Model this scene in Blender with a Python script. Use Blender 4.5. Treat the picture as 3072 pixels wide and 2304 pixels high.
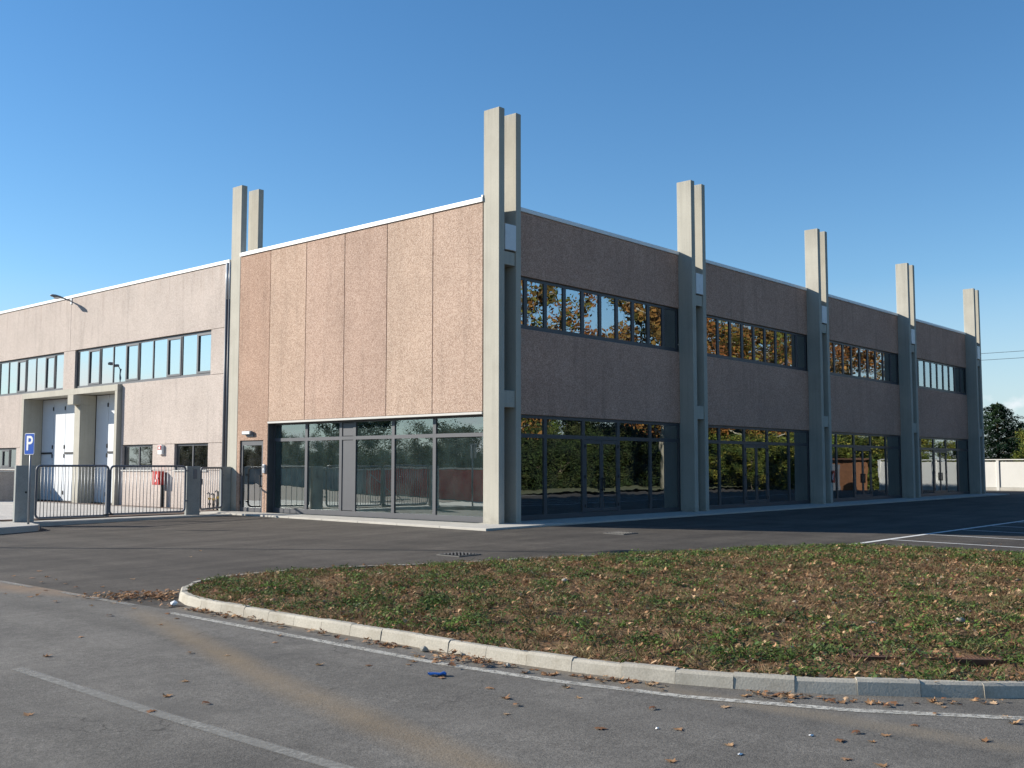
import bpy, bmesh, math, random
import numpy as np
from mathutils import Vector, Matrix
R = math.radians
random.seed(7); rng = np.random.default_rng(7)
sc = bpy.context.scene
for o in list(bpy.data.objects): bpy.data.objects.remove(o)

# ---------------------------------------------------------------- camera, sky, sun, exposure
CAM = (-21.314, -19.277, 1.6)
cd = bpy.data.cameras.new('camera'); cam = bpy.data.objects.new('camera', cd); sc.collection.objects.link(cam)
cam.location = CAM; cam.rotation_euler = (R(90 + 4.464), 0, R(41.413 - 90))
cd.sensor_width = 36; cd.lens = 36.70; cd.clip_end = 20000; cd.clip_start = 0.1
sc.camera = cam
SUN_AZ, SUN_EL = 57.0, 24.0          # light travels along (cos az, -sin az)
w = bpy.data.worlds.new('World'); sc.world = w; w.use_nodes = True
wn, wl = w.node_tree.nodes, w.node_tree.links
sky = wn.new('ShaderNodeTexSky'); sky.sky_type = 'NISHITA'; sky.sun_disc = False
sky.sun_elevation = R(SUN_EL); sky.sun_rotation = R(-(90 - SUN_AZ))
sky.air_density = 1.0; sky.dust_density = 0.0; sky.ozone_density = 3.0; sky.altitude = 0
hs = wn.new('ShaderNodeHueSaturation'); hs.inputs['Saturation'].default_value = 1.21; hs.inputs['Value'].default_value = 0.95; wl.new(sky.outputs[0], hs.inputs['Color'])
# small fair-weather clouds low over the horizon
tc = wn.new('ShaderNodeTexCoord'); sep = wn.new('ShaderNodeSeparateXYZ'); wl.new(tc.outputs['Generated'], sep.inputs[0])
mp = wn.new('ShaderNodeMapping'); mp.inputs['Scale'].default_value = (9, 9, 16); mp.inputs['Location'].default_value = (2.35, 0.4, 0)
wl.new(tc.outputs['Generated'], mp.inputs[0])
nz = wn.new('ShaderNodeTexNoise'); nz.inputs['Scale'].default_value = 1.0; nz.inputs['Detail'].default_value = 7; nz.inputs['Roughness'].default_value = .55
wl.new(mp.outputs[0], nz.inputs['Vector'])
r1 = wn.new('ShaderNodeMapRange'); r1.inputs['From Min'].default_value = .53; r1.inputs['From Max'].default_value = .63; wl.new(nz.outputs['Fac'], r1.inputs[0])
r2 = wn.new('ShaderNodeMapRange'); r2.inputs['From Min'].default_value = .105; r2.inputs['From Max'].default_value = .055; wl.new(sep.outputs[2], r2.inputs[0])
mm = wn.new('ShaderNodeMath'); mm.operation = 'MULTIPLY'; wl.new(r1.outputs[0], mm.inputs[0]); wl.new(r2.outputs[0], mm.inputs[1])
hz_ = wn.new('ShaderNodeMapRange'); hz_.inputs['From Min'].default_value = .17; hz_.inputs['From Max'].default_value = .0; hz_.inputs['To Max'].default_value = .8; wl.new(sep.outputs[2], hz_.inputs[0])
hm = wn.new('ShaderNodeMix'); hm.data_type = 'RGBA'; wl.new(hz_.outputs[0], hm.inputs[0]); wl.new(hs.outputs[0], hm.inputs[6]); hm.inputs[7].default_value = (3.0, 3.75, 4.6, 1)   # pale haze along the horizon
mx = wn.new('ShaderNodeMix'); mx.data_type = 'RGBA'; wl.new(mm.outputs[0], mx.inputs[0]); wl.new(hm.outputs[2], mx.inputs[6]); mx.inputs[7].default_value = (5.6, 5.8, 6.1, 1)
bg = wn['Background']; bg.inputs['Strength'].default_value = 0.085
wl.new(mx.outputs[2], bg.inputs['Color'])
sl = bpy.data.lights.new('sun', 'SUN'); sl.energy = 4.4; sl.angle = R(0.5); sl.color = (1.0, .93, .82)
sun = bpy.data.objects.new('sun', sl); sc.collection.objects.link(sun)
ca, ce = R(SUN_AZ), R(SUN_EL)
LD = Vector((math.cos(ca) * math.cos(ce), -math.sin(ca) * math.cos(ce), -math.sin(ce)))
sun.rotation_euler = LD.to_track_quat('-Z', 'Y').to_euler(); sun.location = (-20, 30, 30)
sc.view_settings.view_transform = 'Standard'; sc.view_settings.look = 'None'
sc.view_settings.exposure = 1.0; sc.view_settings.gamma = 1.0
sc.render.engine = 'CYCLES'
sc.cycles.max_bounces = 8; sc.cycles.transparent_max_bounces = 12
sc.cycles.caustics_reflective = False; sc.cycles.caustics_refractive = False

# ---------------------------------------------------------------- helpers
col = sc.collection
def link(o, parent=None):
    col.objects.link(o)
    if parent: o.parent = parent
    return o
def tag(o, label=None, cat=None, group=None, kind=None):
    if label: o['label'] = label
    if cat: o['category'] = cat
    if group: o['group'] = group
    if kind: o['kind'] = kind
    return o
def empty(name, loc, label, cat, group=None, rz=0):
    o = bpy.data.objects.new(name, None); o.location = loc; o.rotation_euler = (0, 0, rz); link(o); o.empty_display_size = .2
    return tag(o, label, cat, group)
class MB:
    def __init__(s): s.v = []; s.f = []
    def box(s, x0, x1, y0, y1, z0, z1):
        b = len(s.v); s.v += [(x0,y0,z0),(x1,y0,z0),(x1,y1,z0),(x0,y1,z0),(x0,y0,z1),(x1,y0,z1),(x1,y1,z1),(x0,y1,z1)]
        s.f += [tuple(b+i for i in q) for q in ((0,3,2,1),(4,5,6,7),(0,1,5,4),(1,2,6,5),(2,3,7,6),(3,0,4,7))]; return s
    def prism(s, poly, z0, z1):
        b = len(s.v); n = len(poly); s.v += [(x,y,z0) for x,y in poly] + [(x,y,z1) for x,y in poly]
        s.f += [tuple(b+i for i in reversed(range(n))), tuple(b+n+i for i in range(n))]
        s.f += [(b+i, b+(i+1)%n, b+n+(i+1)%n, b+n+i) for i in range(n)]; return s
    def tube(s, pts, r, n=10, closed=False, caps=True, r2=None):
        pts = [Vector(p) for p in pts]; m = len(pts); rings = []; prev = None
        for i, p in enumerate(pts):
            a = pts[(i-1) % m] if (closed or i > 0) else p; c = pts[(i+1) % m] if (closed or i < m-1) else p
            t = (c - a).normalized()
            if prev is None: u = t.orthogonal().normalized()
            else: u = (prev - t * prev.dot(t)).normalized()
            prev = u; v = t.cross(u); rr = r if r2 is None else r + (r2 - r) * i / (m - 1)
            b = len(s.v); s.v += [tuple(p + (u * math.cos(k*2*math.pi/n) + v * math.sin(k*2*math.pi/n)) * rr) for k in range(n)]; rings.append(b)
        for i in range(m if closed else m - 1):
            a, b = rings[i], rings[(i+1) % m]
            s.f += [(a+k, a+(k+1)%n, b+(k+1)%n, b+k) for k in range(n)]
        if caps and not closed: s.f += [tuple(rings[0]+k for k in reversed(range(n))), tuple(rings[-1]+k for k in range(n))]
        return s
    def mesh(s, name, mat=None, bevel=0, smooth=False):
        me = bpy.data.meshes.new(name); me.from_pydata(s.v, [], s.f)
        if bevel:
            bm = bmesh.new(); bm.from_mesh(me)
            bmesh.ops.bevel(bm, geom=[e for e in bm.edges], offset=bevel, segments=1, affect='EDGES', clamp_overlap=True)
            bm.to_mesh(me); bm.free()
        if mat: me.materials.append(mat)
        if smooth: me.polygons.foreach_set('use_smooth', [True]*len(me.polygons))
        me.update(); return me
    def build(s, name, mat, parent=None, bevel=0, smooth=False, loc=None):
        o = bpy.data.objects.new(name, s.mesh(name, mat, bevel, smooth))
        if loc is not None: o.location = loc
        return link(o, parent)
def bx(name, mat, parent, x0, x1, y0, y1, z0, z1, bevel=0): return MB().box(x0,x1,y0,y1,z0,z1).build(name, mat, parent, bevel)
def inst(me, name, parent=None, loc=(0,0,0), rot=(0,0,0), scale=1):
    o = bpy.data.objects.new(name, me); o.location = loc; o.rotation_euler = rot; o.scale = (scale,)*3; return link(o, parent)
def np_mesh(name, V, F, mat, C=None):
    me = bpy.data.meshes.new(name); n = F.shape[1]
    me.vertices.add(len(V)); me.vertices.foreach_set('co', V.astype(np.float32).ravel())
    me.loops.add(F.size); me.loops.foreach_set('vertex_index', F.astype(np.int32).ravel())
    me.polygons.add(len(F)); me.polygons.foreach_set('loop_start', np.arange(len(F), dtype=np.int32) * n)
    me.polygons.foreach_set('loop_total', np.full(len(F), n, dtype=np.int32))
    me.update(calc_edges=True); me.materials.append(mat)
    if C is not None:
        at = me.color_attributes.new('tint', 'FLOAT_COLOR', 'POINT')
        at.data.foreach_set('color', np.c_[C, np.ones(len(C))].astype(np.float32).ravel())
    return me

# ground level: the forecourt falls gently away from the building
def gz(x, y):
    d = np.hypot(np.maximum(-1.1 - np.asarray(x, float), 0), np.maximum(-1.1 - np.asarray(y, float), 0))
    return -.05 - .42 * (1 - np.exp(-d * .017 / .42))

# ---------------------------------------------------------------- materials
def newmat(name):
    m = bpy.data.materials.new(name); m.use_nodes = True
    nt = m.node_tree; b = nt.nodes['Principled BSDF']; return m, nt, b
def nodes_pos(nt):
    g = nt.nodes.new('ShaderNodeNewGeometry'); return g.outputs['Position']
def noise(nt, pos, scale, detail=4, rough=.55, dist=0):
    n = nt.nodes.new('ShaderNodeTexNoise'); n.inputs['Scale'].default_value = scale; n.inputs['Detail'].default_value = detail
    n.inputs['Roughness'].default_value = rough; n.inputs['Distortion'].default_value = dist
    nt.links.new(pos, n.inputs['Vector']); return n.outputs['Fac']
def rng_node(nt, fac, a, b, c=0., d=1.):
    r = nt.nodes.new('ShaderNodeMapRange'); nt.links.new(fac, r.inputs[0])
    for i, v in zip((1, 2, 3, 4), (a, b, c, d)): r.inputs[i].default_value = v
    return r.outputs[0]
def mix(nt, fac, a, b, mode='MIX'):
    m = nt.nodes.new('ShaderNodeMix'); m.data_type = 'RGBA'; m.blend_type = mode
    for sock, v in ((m.inputs[0], fac), (m.inputs[6], a), (m.inputs[7], b)):
        if hasattr(v, 'is_linked'): nt.links.new(v, sock)
        elif isinstance(v, (int, float)): sock.default_value = v
        else: sock.default_value = (*v, 1)
    return m.outputs[2]
def math_n(nt, op, a, b=0.):
    m = nt.nodes.new('ShaderNodeMath'); m.operation = op
    for i, v in enumerate((a, b)):
        if hasattr(v, 'is_linked'): nt.links.new(v, m.inputs[i])
        else: m.inputs[i].default_value = v
    return m.outputs[0]
def bump(nt, b, h, strength, dist=.01):
    n = nt.nodes.new('ShaderNodeBump'); n.inputs['Strength'].default_value = strength; n.inputs['Distance'].default_value = dist
    nt.links.new(h, n.inputs['Height']); nt.links.new(n.outputs[0], b.inputs['Normal'])
def plain(name, c, rough=.7, var=.12, vs=1.5, fine=.08, fs=40, bmp=.15, metal=0, spec=.4, dirt=None, ds=2.5, streak=0):
    m, nt, b = newmat(name); p = nodes_pos(nt)
    v = rng_node(nt, noise(nt, p, vs, 5), .25, .75, 1-var, 1+var)
    f = rng_node(nt, noise(nt, p, fs, 3), .25, .75, 1-fine, 1+fine)
    cc = mix(nt, 1., c, math_n(nt, 'MULTIPLY', v, f), 'MULTIPLY')
    if dirt: cc = mix(nt, rng_node(nt, noise(nt, p, ds, 6, .65), .5, .75, 0, .6), cc, dirt)
    if streak:
        mpn = nt.nodes.new('ShaderNodeMapping'); mpn.inputs['Scale'].default_value = (7, 7, .22); nt.links.new(p, mpn.inputs[0])
        cc = mix(nt, 1., cc, rng_node(nt, noise(nt, mpn.outputs[0], 1.0, 6, .7), .48, .75, 1, 1-streak), 'MULTIPLY')
        sz3 = nt.nodes.new('ShaderNodeSeparateXYZ'); nt.links.new(p, sz3.inputs[0])
        foot = math_n(nt, 'MULTIPLY', rng_node(nt, sz3.outputs[2], .45, .0), rng_node(nt, noise(nt, p, 6, 5, .7), .35, .65, 0, .45))
        cc = mix(nt, foot, cc, (.16,.145,.12))
        cc = mix(nt, math_n(nt, 'MULTIPLY', rng_node(nt, sz3.outputs[2], 10.6, 11.7), rng_node(nt, noise(nt, mpn.outputs[0], 1.6, 5, .7), .35, .65, .1, .55)), cc, (.23,.215,.18))
        pores = rng_node(nt, noise(nt, p, 16, 2, .5), .70, .74, 0, .5); cc = mix(nt, pores, cc, (.22,.205,.17))
    nt.links.new(cc, b.inputs['Base Color']); b.inputs['Roughness'].default_value = rough
    b.inputs['Metallic'].default_value = metal; b.inputs['Specular IOR Level'].default_value = spec
    if bmp: bump(nt, b, noise(nt, p, fs, 4), bmp, .006)
    return m
def aggregate(name, lo, mid, hi):
    m, nt, b = newmat(name); p = nodes_pos(nt)
    vo = nt.nodes.new('ShaderNodeTexVoronoi'); vo.inputs['Scale'].default_value = 42; nt.links.new(p, vo.inputs['Vector'])
    sp = nt.nodes.new('ShaderNodeSeparateColor'); nt.links.new(vo.outputs['Color'], sp.inputs[0])
    n2 = noise(nt, p, 60, 3, .6, 1.5)
    s = math_n(nt, 'ADD', math_n(nt, 'MULTIPLY', sp.outputs[0], .6), math_n(nt, 'MULTIPLY', n2, .45))
    cr = nt.nodes.new('ShaderNodeValToRGB'); nt.links.new(s, cr.inputs[0]); e = cr.color_ramp.elements
    e[0].position = .15; e[0].color = (*lo, 1); e[1].position = .9; e[1].color = (*hi, 1)
    x = e.new(.5); x.color = (*mid, 1)
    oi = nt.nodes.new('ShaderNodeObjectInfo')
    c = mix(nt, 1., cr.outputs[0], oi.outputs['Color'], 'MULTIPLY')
    big = rng_node(nt, noise(nt, p, .55, 6, .6), .3, .7, .9, 1.08)
    c = mix(nt, 1., c, big, 'MULTIPLY')
    # faint rain streaks
    mpn = nt.nodes.new('ShaderNodeMapping'); mpn.inputs['Scale'].default_value = (2.2, 2.2, .18); nt.links.new(p, mpn.inputs[0])
    st = rng_node(nt, noise(nt, mpn.outputs[0], 1.3, 5, .65), .52, .76, 1, .80)
    c = mix(nt, 1., c, st, 'MULTIPLY')
    sz3 = nt.nodes.new('ShaderNodeSeparateXYZ'); nt.links.new(p, sz3.inputs[0])
    mp3 = nt.nodes.new('ShaderNodeMapping'); mp3.inputs['Scale'].default_value = (3.5, 3.5, .35); nt.links.new(p, mp3.inputs[0])
    drip = math_n(nt, 'MULTIPLY', rng_node(nt, sz3.outputs[2], 7.3, 8.8), rng_node(nt, noise(nt, mp3.outputs[0], 1.2, 6, .7), .50, .74, 0, .36))
    c = mix(nt, drip, c, (.25,.15,.10)); blot = rng_node(nt, noise(nt, p, 1.6, 6, .7), .62, .78, 0, .25); c = mix(nt, blot, c, (.60,.52,.46))
    nt.links.new(c, b.inputs['Base Color']); b.inputs['Roughness'].default_value = .95; b.inputs['Specular IOR Level'].default_value = .15
    bump(nt, b, math_n(nt, 'ADD', vo.outputs['Distance'], n2), .45, .012)
    return m
def attr_mat(name, rough=.8, trans=0., spec=.2):
    m, nt, b = newmat(name)
    a = nt.nodes.new('ShaderNodeAttribute'); a.attribute_name = 'tint'
    nt.links.new(a.outputs['Color'], b.inputs['Base Color']); b.inputs['Roughness'].default_value = rough; b.inputs['Specular IOR Level'].default_value = spec
    if trans:
        t = nt.nodes.new('ShaderNodeBsdfTranslucent'); nt.links.new(a.outputs['Color'], t.inputs['Color'])
        mxs = nt.nodes.new('ShaderNodeMixShader'); mxs.inputs[0].default_value = trans
        nt.links.new(b.outputs[0], mxs.inputs[1]); nt.links.new(t.outputs[0], mxs.inputs[2])
        nt.links.new(mxs.outputs[0], nt.nodes['Material Output'].inputs['Surface'])
    return m
def glass(name, tint, refl, base=.4, wav=.02, rough=0.0, film=(0, .05), filmcol=(.5,.5,.47)):
    m, nt, b = newmat(name); nt.nodes.remove(b); p = nodes_pos(nt)
    t = nt.nodes.new('ShaderNodeBsdfTransparent'); t.inputs[0].default_value = (*tint, 1)
    g = nt.nodes.new('ShaderNodeBsdfGlossy'); g.inputs['Color'].default_value = (*refl, 1); g.inputs['Roughness'].default_value = rough
    bp = nt.nodes.new('ShaderNodeBump'); bp.inputs['Strength'].default_value = wav; bp.inputs['Distance'].default_value = .1
    nt.links.new(noise(nt, p, 1.1, 2), bp.inputs['Height']); nt.links.new(bp.outputs[0], g.inputs['Normal'])
    fr = nt.nodes.new('ShaderNodeFresnel'); fr.inputs[0].default_value = 1.52
    fac = math_n(nt, 'ADD', math_n(nt, 'MULTIPLY', fr.outputs[0], 1 - base), base)
    dust = rng_node(nt, noise(nt, p, 2.2, 5, .6), .35, .75, film[0], film[1])
    d = nt.nodes.new('ShaderNodeBsdfDiffuse'); d.inputs[0].default_value = (*filmcol, 1)
    ms = nt.nodes.new('ShaderNodeMixShader'); nt.links.new(fac, ms.inputs[0]); nt.links.new(t.outputs[0], ms.inputs[1]); nt.links.new(g.outputs[0], ms.inputs[2])
    m2 = nt.nodes.new('ShaderNodeMixShader'); nt.links.new(dust, m2.inputs[0]); nt.links.new(ms.outputs[0], m2.inputs[1]); nt.links.new(d.outputs[0], m2.inputs[2])
    nt.links.new(m2.outputs[0], nt.nodes['Material Output'].inputs['Surface'])
    return m
def asphalt(name, c, c2, patch, grain=.35, stain=None):
    m, nt, b = newmat(name); p = nodes_pos(nt)
    mpn = nt.nodes.new('ShaderNodeMapping'); mpn.inputs['Rotation'].default_value = (0, 0, R(20)); mpn.inputs['Scale'].default_value = (.45, 1.6, 1); nt.links.new(p, mpn.inputs[0])
    big = rng_node(nt, noise(nt, mpn.outputs[0], .55, 7, .68), .36, .66)
    cc = mix(nt, big, c, c2)
    g = rng_node(nt, noise(nt, p, 95, 2, .7), .3, .7, 1-grain, 1+grain)
    g2 = rng_node(nt, noise(nt, p, 22, 4, .7), .3, .7, 1-grain*.4, 1+grain*.4)
    cc = mix(nt, 1., cc, math_n(nt, 'MULTIPLY', g, g2), 'MULTIPLY')
    cc = mix(nt, 1., cc, rng_node(nt, noise(nt, p, 5.5, 5, .7), .3, .7, .86, 1.14), 'MULTIPLY')
    mp4 = nt.nodes.new('ShaderNodeMapping'); mp4.inputs['Scale'].default_value = (1.1, .10, 1); mp4.inputs['Rotation'].default_value = (0, 0, R(-6)); nt.links.new(p, mp4.inputs[0])
    cc = mix(nt, 1., cc, rng_node(nt, noise(nt, mp4.outputs[0], 1.0, 4, .6), .35, .65, .84, 1.12), 'MULTIPLY')
    ck = nt.nodes.new('ShaderNodeTexVoronoi'); ck.feature = 'DISTANCE_TO_EDGE'; ck.inputs['Scale'].default_value = .33
    wv = nt.nodes.new('ShaderNodeVectorMath'); wv.operation = 'MULTIPLY_ADD'; nw = nt.nodes.new('ShaderNodeTexNoise'); nw.inputs['Scale'].default_value = 1.8; nw.inputs['Detail'].default_value = 6; nt.links.new(p, nw.inputs['Vector'])
    nt.links.new(nw.outputs['Color'], wv.inputs[0]); wv.inputs[1].default_value = (.9, .9, .9); nt.links.new(p, wv.inputs[2]); nt.links.new(wv.outputs[0], ck.inputs['Vector'])
    ckf = math_n(nt, 'MULTIPLY', rng_node(nt, ck.outputs['Distance'], .004, .0015), rng_node(nt, noise(nt, p, .35, 3), .52, .62, 0, .55)); cc = mix(nt, ckf, cc, (.03,.028,.025))
    vo = nt.nodes.new('ShaderNodeTexVoronoi'); vo.inputs['Scale'].default_value = 60; nt.links.new(p, vo.inputs['Vector'])
    cc = mix(nt, rng_node(nt, vo.outputs['Distance'], .16, .05, 0, .30), cc, (.36, .34, .30))
    cc = mix(nt, rng_node(nt, noise(nt, p, .8, 5, .65), .58, .72, 0, .5), cc, patch)
    if stain:
        sx = nt.nodes.new('ShaderNodeSeparateXYZ'); nt.links.new(p, sx.inputs[0])
        for (ax, ay, bx_, by, wd, amt, sc_) in stain:
            dx, dy = bx_-ax, by-ay; L = math.hypot(dx, dy); nx, ny = -dy/L, dx/L; ux, uy = dx/L, dy/L
            dn = math_n(nt, 'ABSOLUTE', math_n(nt, 'ADD', math_n(nt, 'ADD', math_n(nt, 'MULTIPLY', sx.outputs[0], nx), math_n(nt, 'MULTIPLY', sx.outputs[1], ny)), -(ax*nx+ay*ny)))
            du = math_n(nt, 'ADD', math_n(nt, 'ADD', math_n(nt, 'MULTIPLY', sx.outputs[0], ux), math_n(nt, 'MULTIPLY', sx.outputs[1], uy)), -(ax*ux+ay*uy))
            k = math_n(nt, 'MULTIPLY', rng_node(nt, dn, wd, wd*.15), rng_node(nt, du, -.8, .5))
            k = math_n(nt, 'MULTIPLY', k, rng_node(nt, du, L+.8, L-.8))
            k = math_n(nt, 'MULTIPLY', k, rng_node(nt, noise(nt, p, 1.7, 6, .7), .25, .65, .25, amt))
            cc = mix(nt, k, cc, sc_)
    nt.links.new(cc, b.inputs['Base Color']); b.inputs['Roughness'].default_value = .88; b.inputs['Specular IOR Level'].default_value = .25
    bump(nt, b, math_n(nt, 'ADD', noise(nt, p, 95, 2, .7), noise(nt, p, 40, 3)), .5, .008)
    return m
def paint(name, c, under, wear):
    m, nt, b = newmat(name); p = nodes_pos(nt)
    f = rng_node(nt, noise(nt, p, 18, 7, .8), .60 - wear*.3, .70 - wear*.3)
    f2 = rng_node(nt, noise(nt, p, 1.3, 4), .3, .75, 0, wear)
    f3 = math_n(nt, 'MAXIMUM', math_n(nt, 'MULTIPLY', f, .85 if wear < .55 else .6), f2)
    nt.links.new(mix(nt, math_n(nt, 'MULTIPLY', f3, .35), c, under), b.inputs['Base Color']); b.inputs['Roughness'].default_value = .8
    ca_ = nt.nodes.new('ShaderNodeAttribute'); ca_.attribute_name = 'cover'
    ed = rng_node(nt, math_n(nt, 'ADD', ca_.outputs['Fac'], math_n(nt, 'MULTIPLY', noise(nt, p, 55, 4, .7), .6)), .62, .95 + wear*.45)
    op = math_n(nt, 'MULTIPLY', ed, math_n(nt, 'SUBTRACT', 1., math_n(nt, 'MULTIPLY', f3, .75)))
    tr = nt.nodes.new('ShaderNodeBsdfTransparent'); ms = nt.nodes.new('ShaderNodeMixShader'); nt.links.new(op, ms.inputs[0]); nt.links.new(tr.outputs[0], ms.inputs[1]); nt.links.new(b.outputs[0], ms.inputs[2])
    nt.links.new(ms.outputs[0], nt.nodes['Material Output'].inputs['Surface'])
    bump(nt, b, noise(nt, p, 90, 2), .3, .005)
    return m
M = {}
M['pink'] = aggregate('exposed pink aggregate', (.285,.20,.158), (.455,.343,.278), (.60,.485,.41))
M['beige'] = aggregate('exposed beige aggregate', (.385,.325,.285), (.478,.414,.372), (.565,.50,.455))
M['concrete'] = plain('smooth grey concrete', (.415,.395,.335), .85, .07, .9, .05, 25, .12, dirt=(.33,.31,.26), ds=.8, streak=.16)
M['joint'] = plain('dark joint', (.10,.065,.05), .95)
M['core'] = plain('wall core', (.30,.28,.25), .95)
M['coping'] = plain('white coping sheet', (.80,.80,.78), .4, .03, 1, .02, 20, 0, spec=.5)
M['frame'] = plain('anthracite aluminium', (.062,.064,.070), .42, .06, 2, .03, 30, 0, spec=.45)
M['frame2'] = plain('grey aluminium', (.092,.094,.102), .4, .06, 2, .03, 30, 0, spec=.45)
M['fascia'] = plain('bright metal drip rail', (.55,.53,.49), .35, .05, 2, .02, 20, 0, spec=.5)
M['glass'] = glass('reflecting pane', (.42,.58,.56), (.84,.89,.92), .42, .020)
M['glassW'] = glass('sky reflecting pane', (.55,.62,.62), (1.0,.96,.91), .80, .012)
M['glassL'] = glass('green tinted pane', (.56,.80,.77), (.86,.93,.93), .34, .010, film=(.04, .10), filmcol=(.24,.36,.34))
M['sheet'] = plain('pale sheet metal', (.62,.63,.64), .35, .05, 2, .03, 20, 0, spec=.5, dirt=(.4,.4,.4))
M['pipe'] = plain('grey downpipe', (.16,.165,.18), .45, .05, 2, .03, 20, 0)
M['door_white'] = plain('white door leaf', (.62,.65,.68), .45, .04, 1, .02, 20, 0)
M['black'] = plain('black plastic', (.02,.02,.022), .5, .1, 3, .05, 30, 0)
M['red'] = plain('red painted steel', (.42,.025,.02), .4, .08, 3, .05, 30, 0)
M['white'] = plain('white paint', (.78,.78,.76), .5, .04, 3, .02, 30, 0)
M['blue'] = plain('blue sign face', (.012,.085,.42), .35, .05, 3, .02, 30, 0)
M['galv'] = plain('galvanised steel', (.25,.265,.285), .45, .12, 6, .08, 40, 0, metal=.35, spec=.5)
M['gatepaint'] = plain('dark grey gate paint', (.145,.155,.175), .5, .12, 6, .08, 40, 0, spec=.4)
M['pillar'] = plain('grey precast pillar', (.30,.315,.30), .9, .12, 2, .1, 30, .25, dirt=(.2,.21,.2))
M['brass'] = plain('brass valve', (.55,.38,.10), .35, .1, 6, .05, 30, 0, metal=.8)
M['lampgrey'] = plain('grey lamp casting', (.17,.18,.20), .5, .06, 4, .03, 30, 0)
M['diffuser'] = plain('milky diffuser', (.75,.76,.76), .3, .03, 3, .02, 30, 0)
M['pave'] = plain('pale concrete paving', (.44,.42,.375), .9, .1, 1.1, .14, 60, .2, dirt=(.30,.275,.235), ds=1.7)
M['kerb'] = plain('concrete kerbstone', (.375,.348,.292), .9, .14, 2.2, .18, 60, .35, dirt=(.23,.20,.15), ds=4)
M['asphalt'] = asphalt('dark forecourt asphalt', (.046,.040,.034), (.092,.080,.067), (.038,.033,.029), .38)
tan = (.235,.170,.098)
M['road'] = asphalt('grey road asphalt', (.112,.104,.092), (.150,.139,.122), (.085,.080,.072), .42,
    [(-14.5,-7.2,-15.8,-11.8,.27,.55,tan), (-15.8,-11.8,-16.6,-15.5,.30,.5,tan), (-18.2,-8.3,-18.6,-10.2,.55,.45,(.24,.165,.10)), (-13.8,-5.4,-14.9,-1.2,.55,.7,(.26,.17,.10)), (-16.6,-3.0,-18.2,-7.0,.5,.45,(.26,.18,.11)), (-13.75,-17,-13.9,-6.5,.22,.8,(.20,.165,.12))])
M['linew'] = paint('worn white road paint', (.52,.50,.44), (.13,.12,.105), .5)
M['linef'] = paint('faded white road paint', (.29,.28,.25), (.135,.125,.11), .62)
M['bay'] = paint('white bay paint', (.70,.70,.68), (.10,.095,.09), .18)
M['soil'] = plain('dry brown soil', (.17,.108,.060), .98, .3, 1.4, .4, 30, .8, spec=.1, dirt=(.075,.06,.03), ds=1.1)
M['rust'] = plain('rusty iron', (.10,.05,.028), .9, .3, 6, .25, 40, .3, dirt=(.05,.035,.022), ds=8)
M['iron'] = plain('dark cast iron', (.10,.096,.09), .7, .15, 6, .1, 40, .2)
M['void'] = plain('black pit', (.006,.006,.006), 1., .1, 3, .05, 30, 0)
M['far'] = plain('far ground', (.11,.115,.055), .98, .3, .05, .2, 2, 0)
M['leaf'] = attr_mat('dry leaf', .75, .18)
M['herb'] = attr_mat('weed', .7, .25)
M['foliage'] = attr_mat('tree foliage', .75, .3)
M['bark'] = plain('bark', (.16,.125,.09), .95, .3, 5, .25, 25, .6)
M['plane_bark'] = plain('pale plane bark', (.36,.33,.26), .95, .25, 2, .2, 20, .4, dirt=(.2,.17,.12), ds=2)
M['maroon'] = plain('maroon rendered wall', (.45,.035,.035), .9, .15, 1, .1, 20, .2)
M['greywall'] = plain('grey rendered wall', (.23,.25,.24), .9, .12, 1, .1, 20, .2)
M['ceil'] = plain('interior plaster', (.42,.43,.41), .95, .05, 1, .03, 10, 0)
M['whitewall'] = plain('white precast wall', (.60,.59,.555), .8, .05, .8, .04, 20, .1, dirt=(.55,.53,.48), ds=1.2)
M['yard'] = plain('yard paving', (.47,.45,.415), .9, .1, .8, .1, 40, .2, dirt=(.34,.32,.29), ds=1.5)
M['can'] = plain('blue can', (.025,.12,.40), .35, .05, 20, .05, 60, 0, metal=.5)

# ---------------------------------------------------------------- setting: ground sheets
def sheet(name, mat, x0, x1, y0, y1, step, off, keep=None, parent=None):
    xs = np.linspace(x0, x1, max(2, int(round((x1-x0)/step))+1)); ys = np.linspace(y0, y1, max(2, int(round((y1-y0)/step))+1))
    X, Y = np.meshgrid(xs, ys); V = np.c_[X.ravel(), Y.ravel(), (gz(X, Y)+off).ravel()]
    n = len(xs); i, j = np.meshgrid(np.arange(len(ys)-1), np.arange(n-1), indexing='ij')
    a = (i*n+j).ravel(); F = np.c_[a, a+1, a+n+1, a+n]
    if keep is not None:
        c = V[F].mean(axis=1); F = F[keep(c[:,0], c[:,1])]
    me = np_mesh(name, V, F, mat); me.polygons.foreach_set('use_smooth', [True]*len(me.polygons))
    return link(bpy.data.objects.new(name, me), parent)
g = MB(); g.v = [(-4000,-4000,-.53),(4000,-4000,-.53),(4000,4000,-.53),(-4000,4000,-.53)]; g.f = [(0,1,2,3)]
tag(g.build('ground', M['far']), kind='structure')
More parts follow.
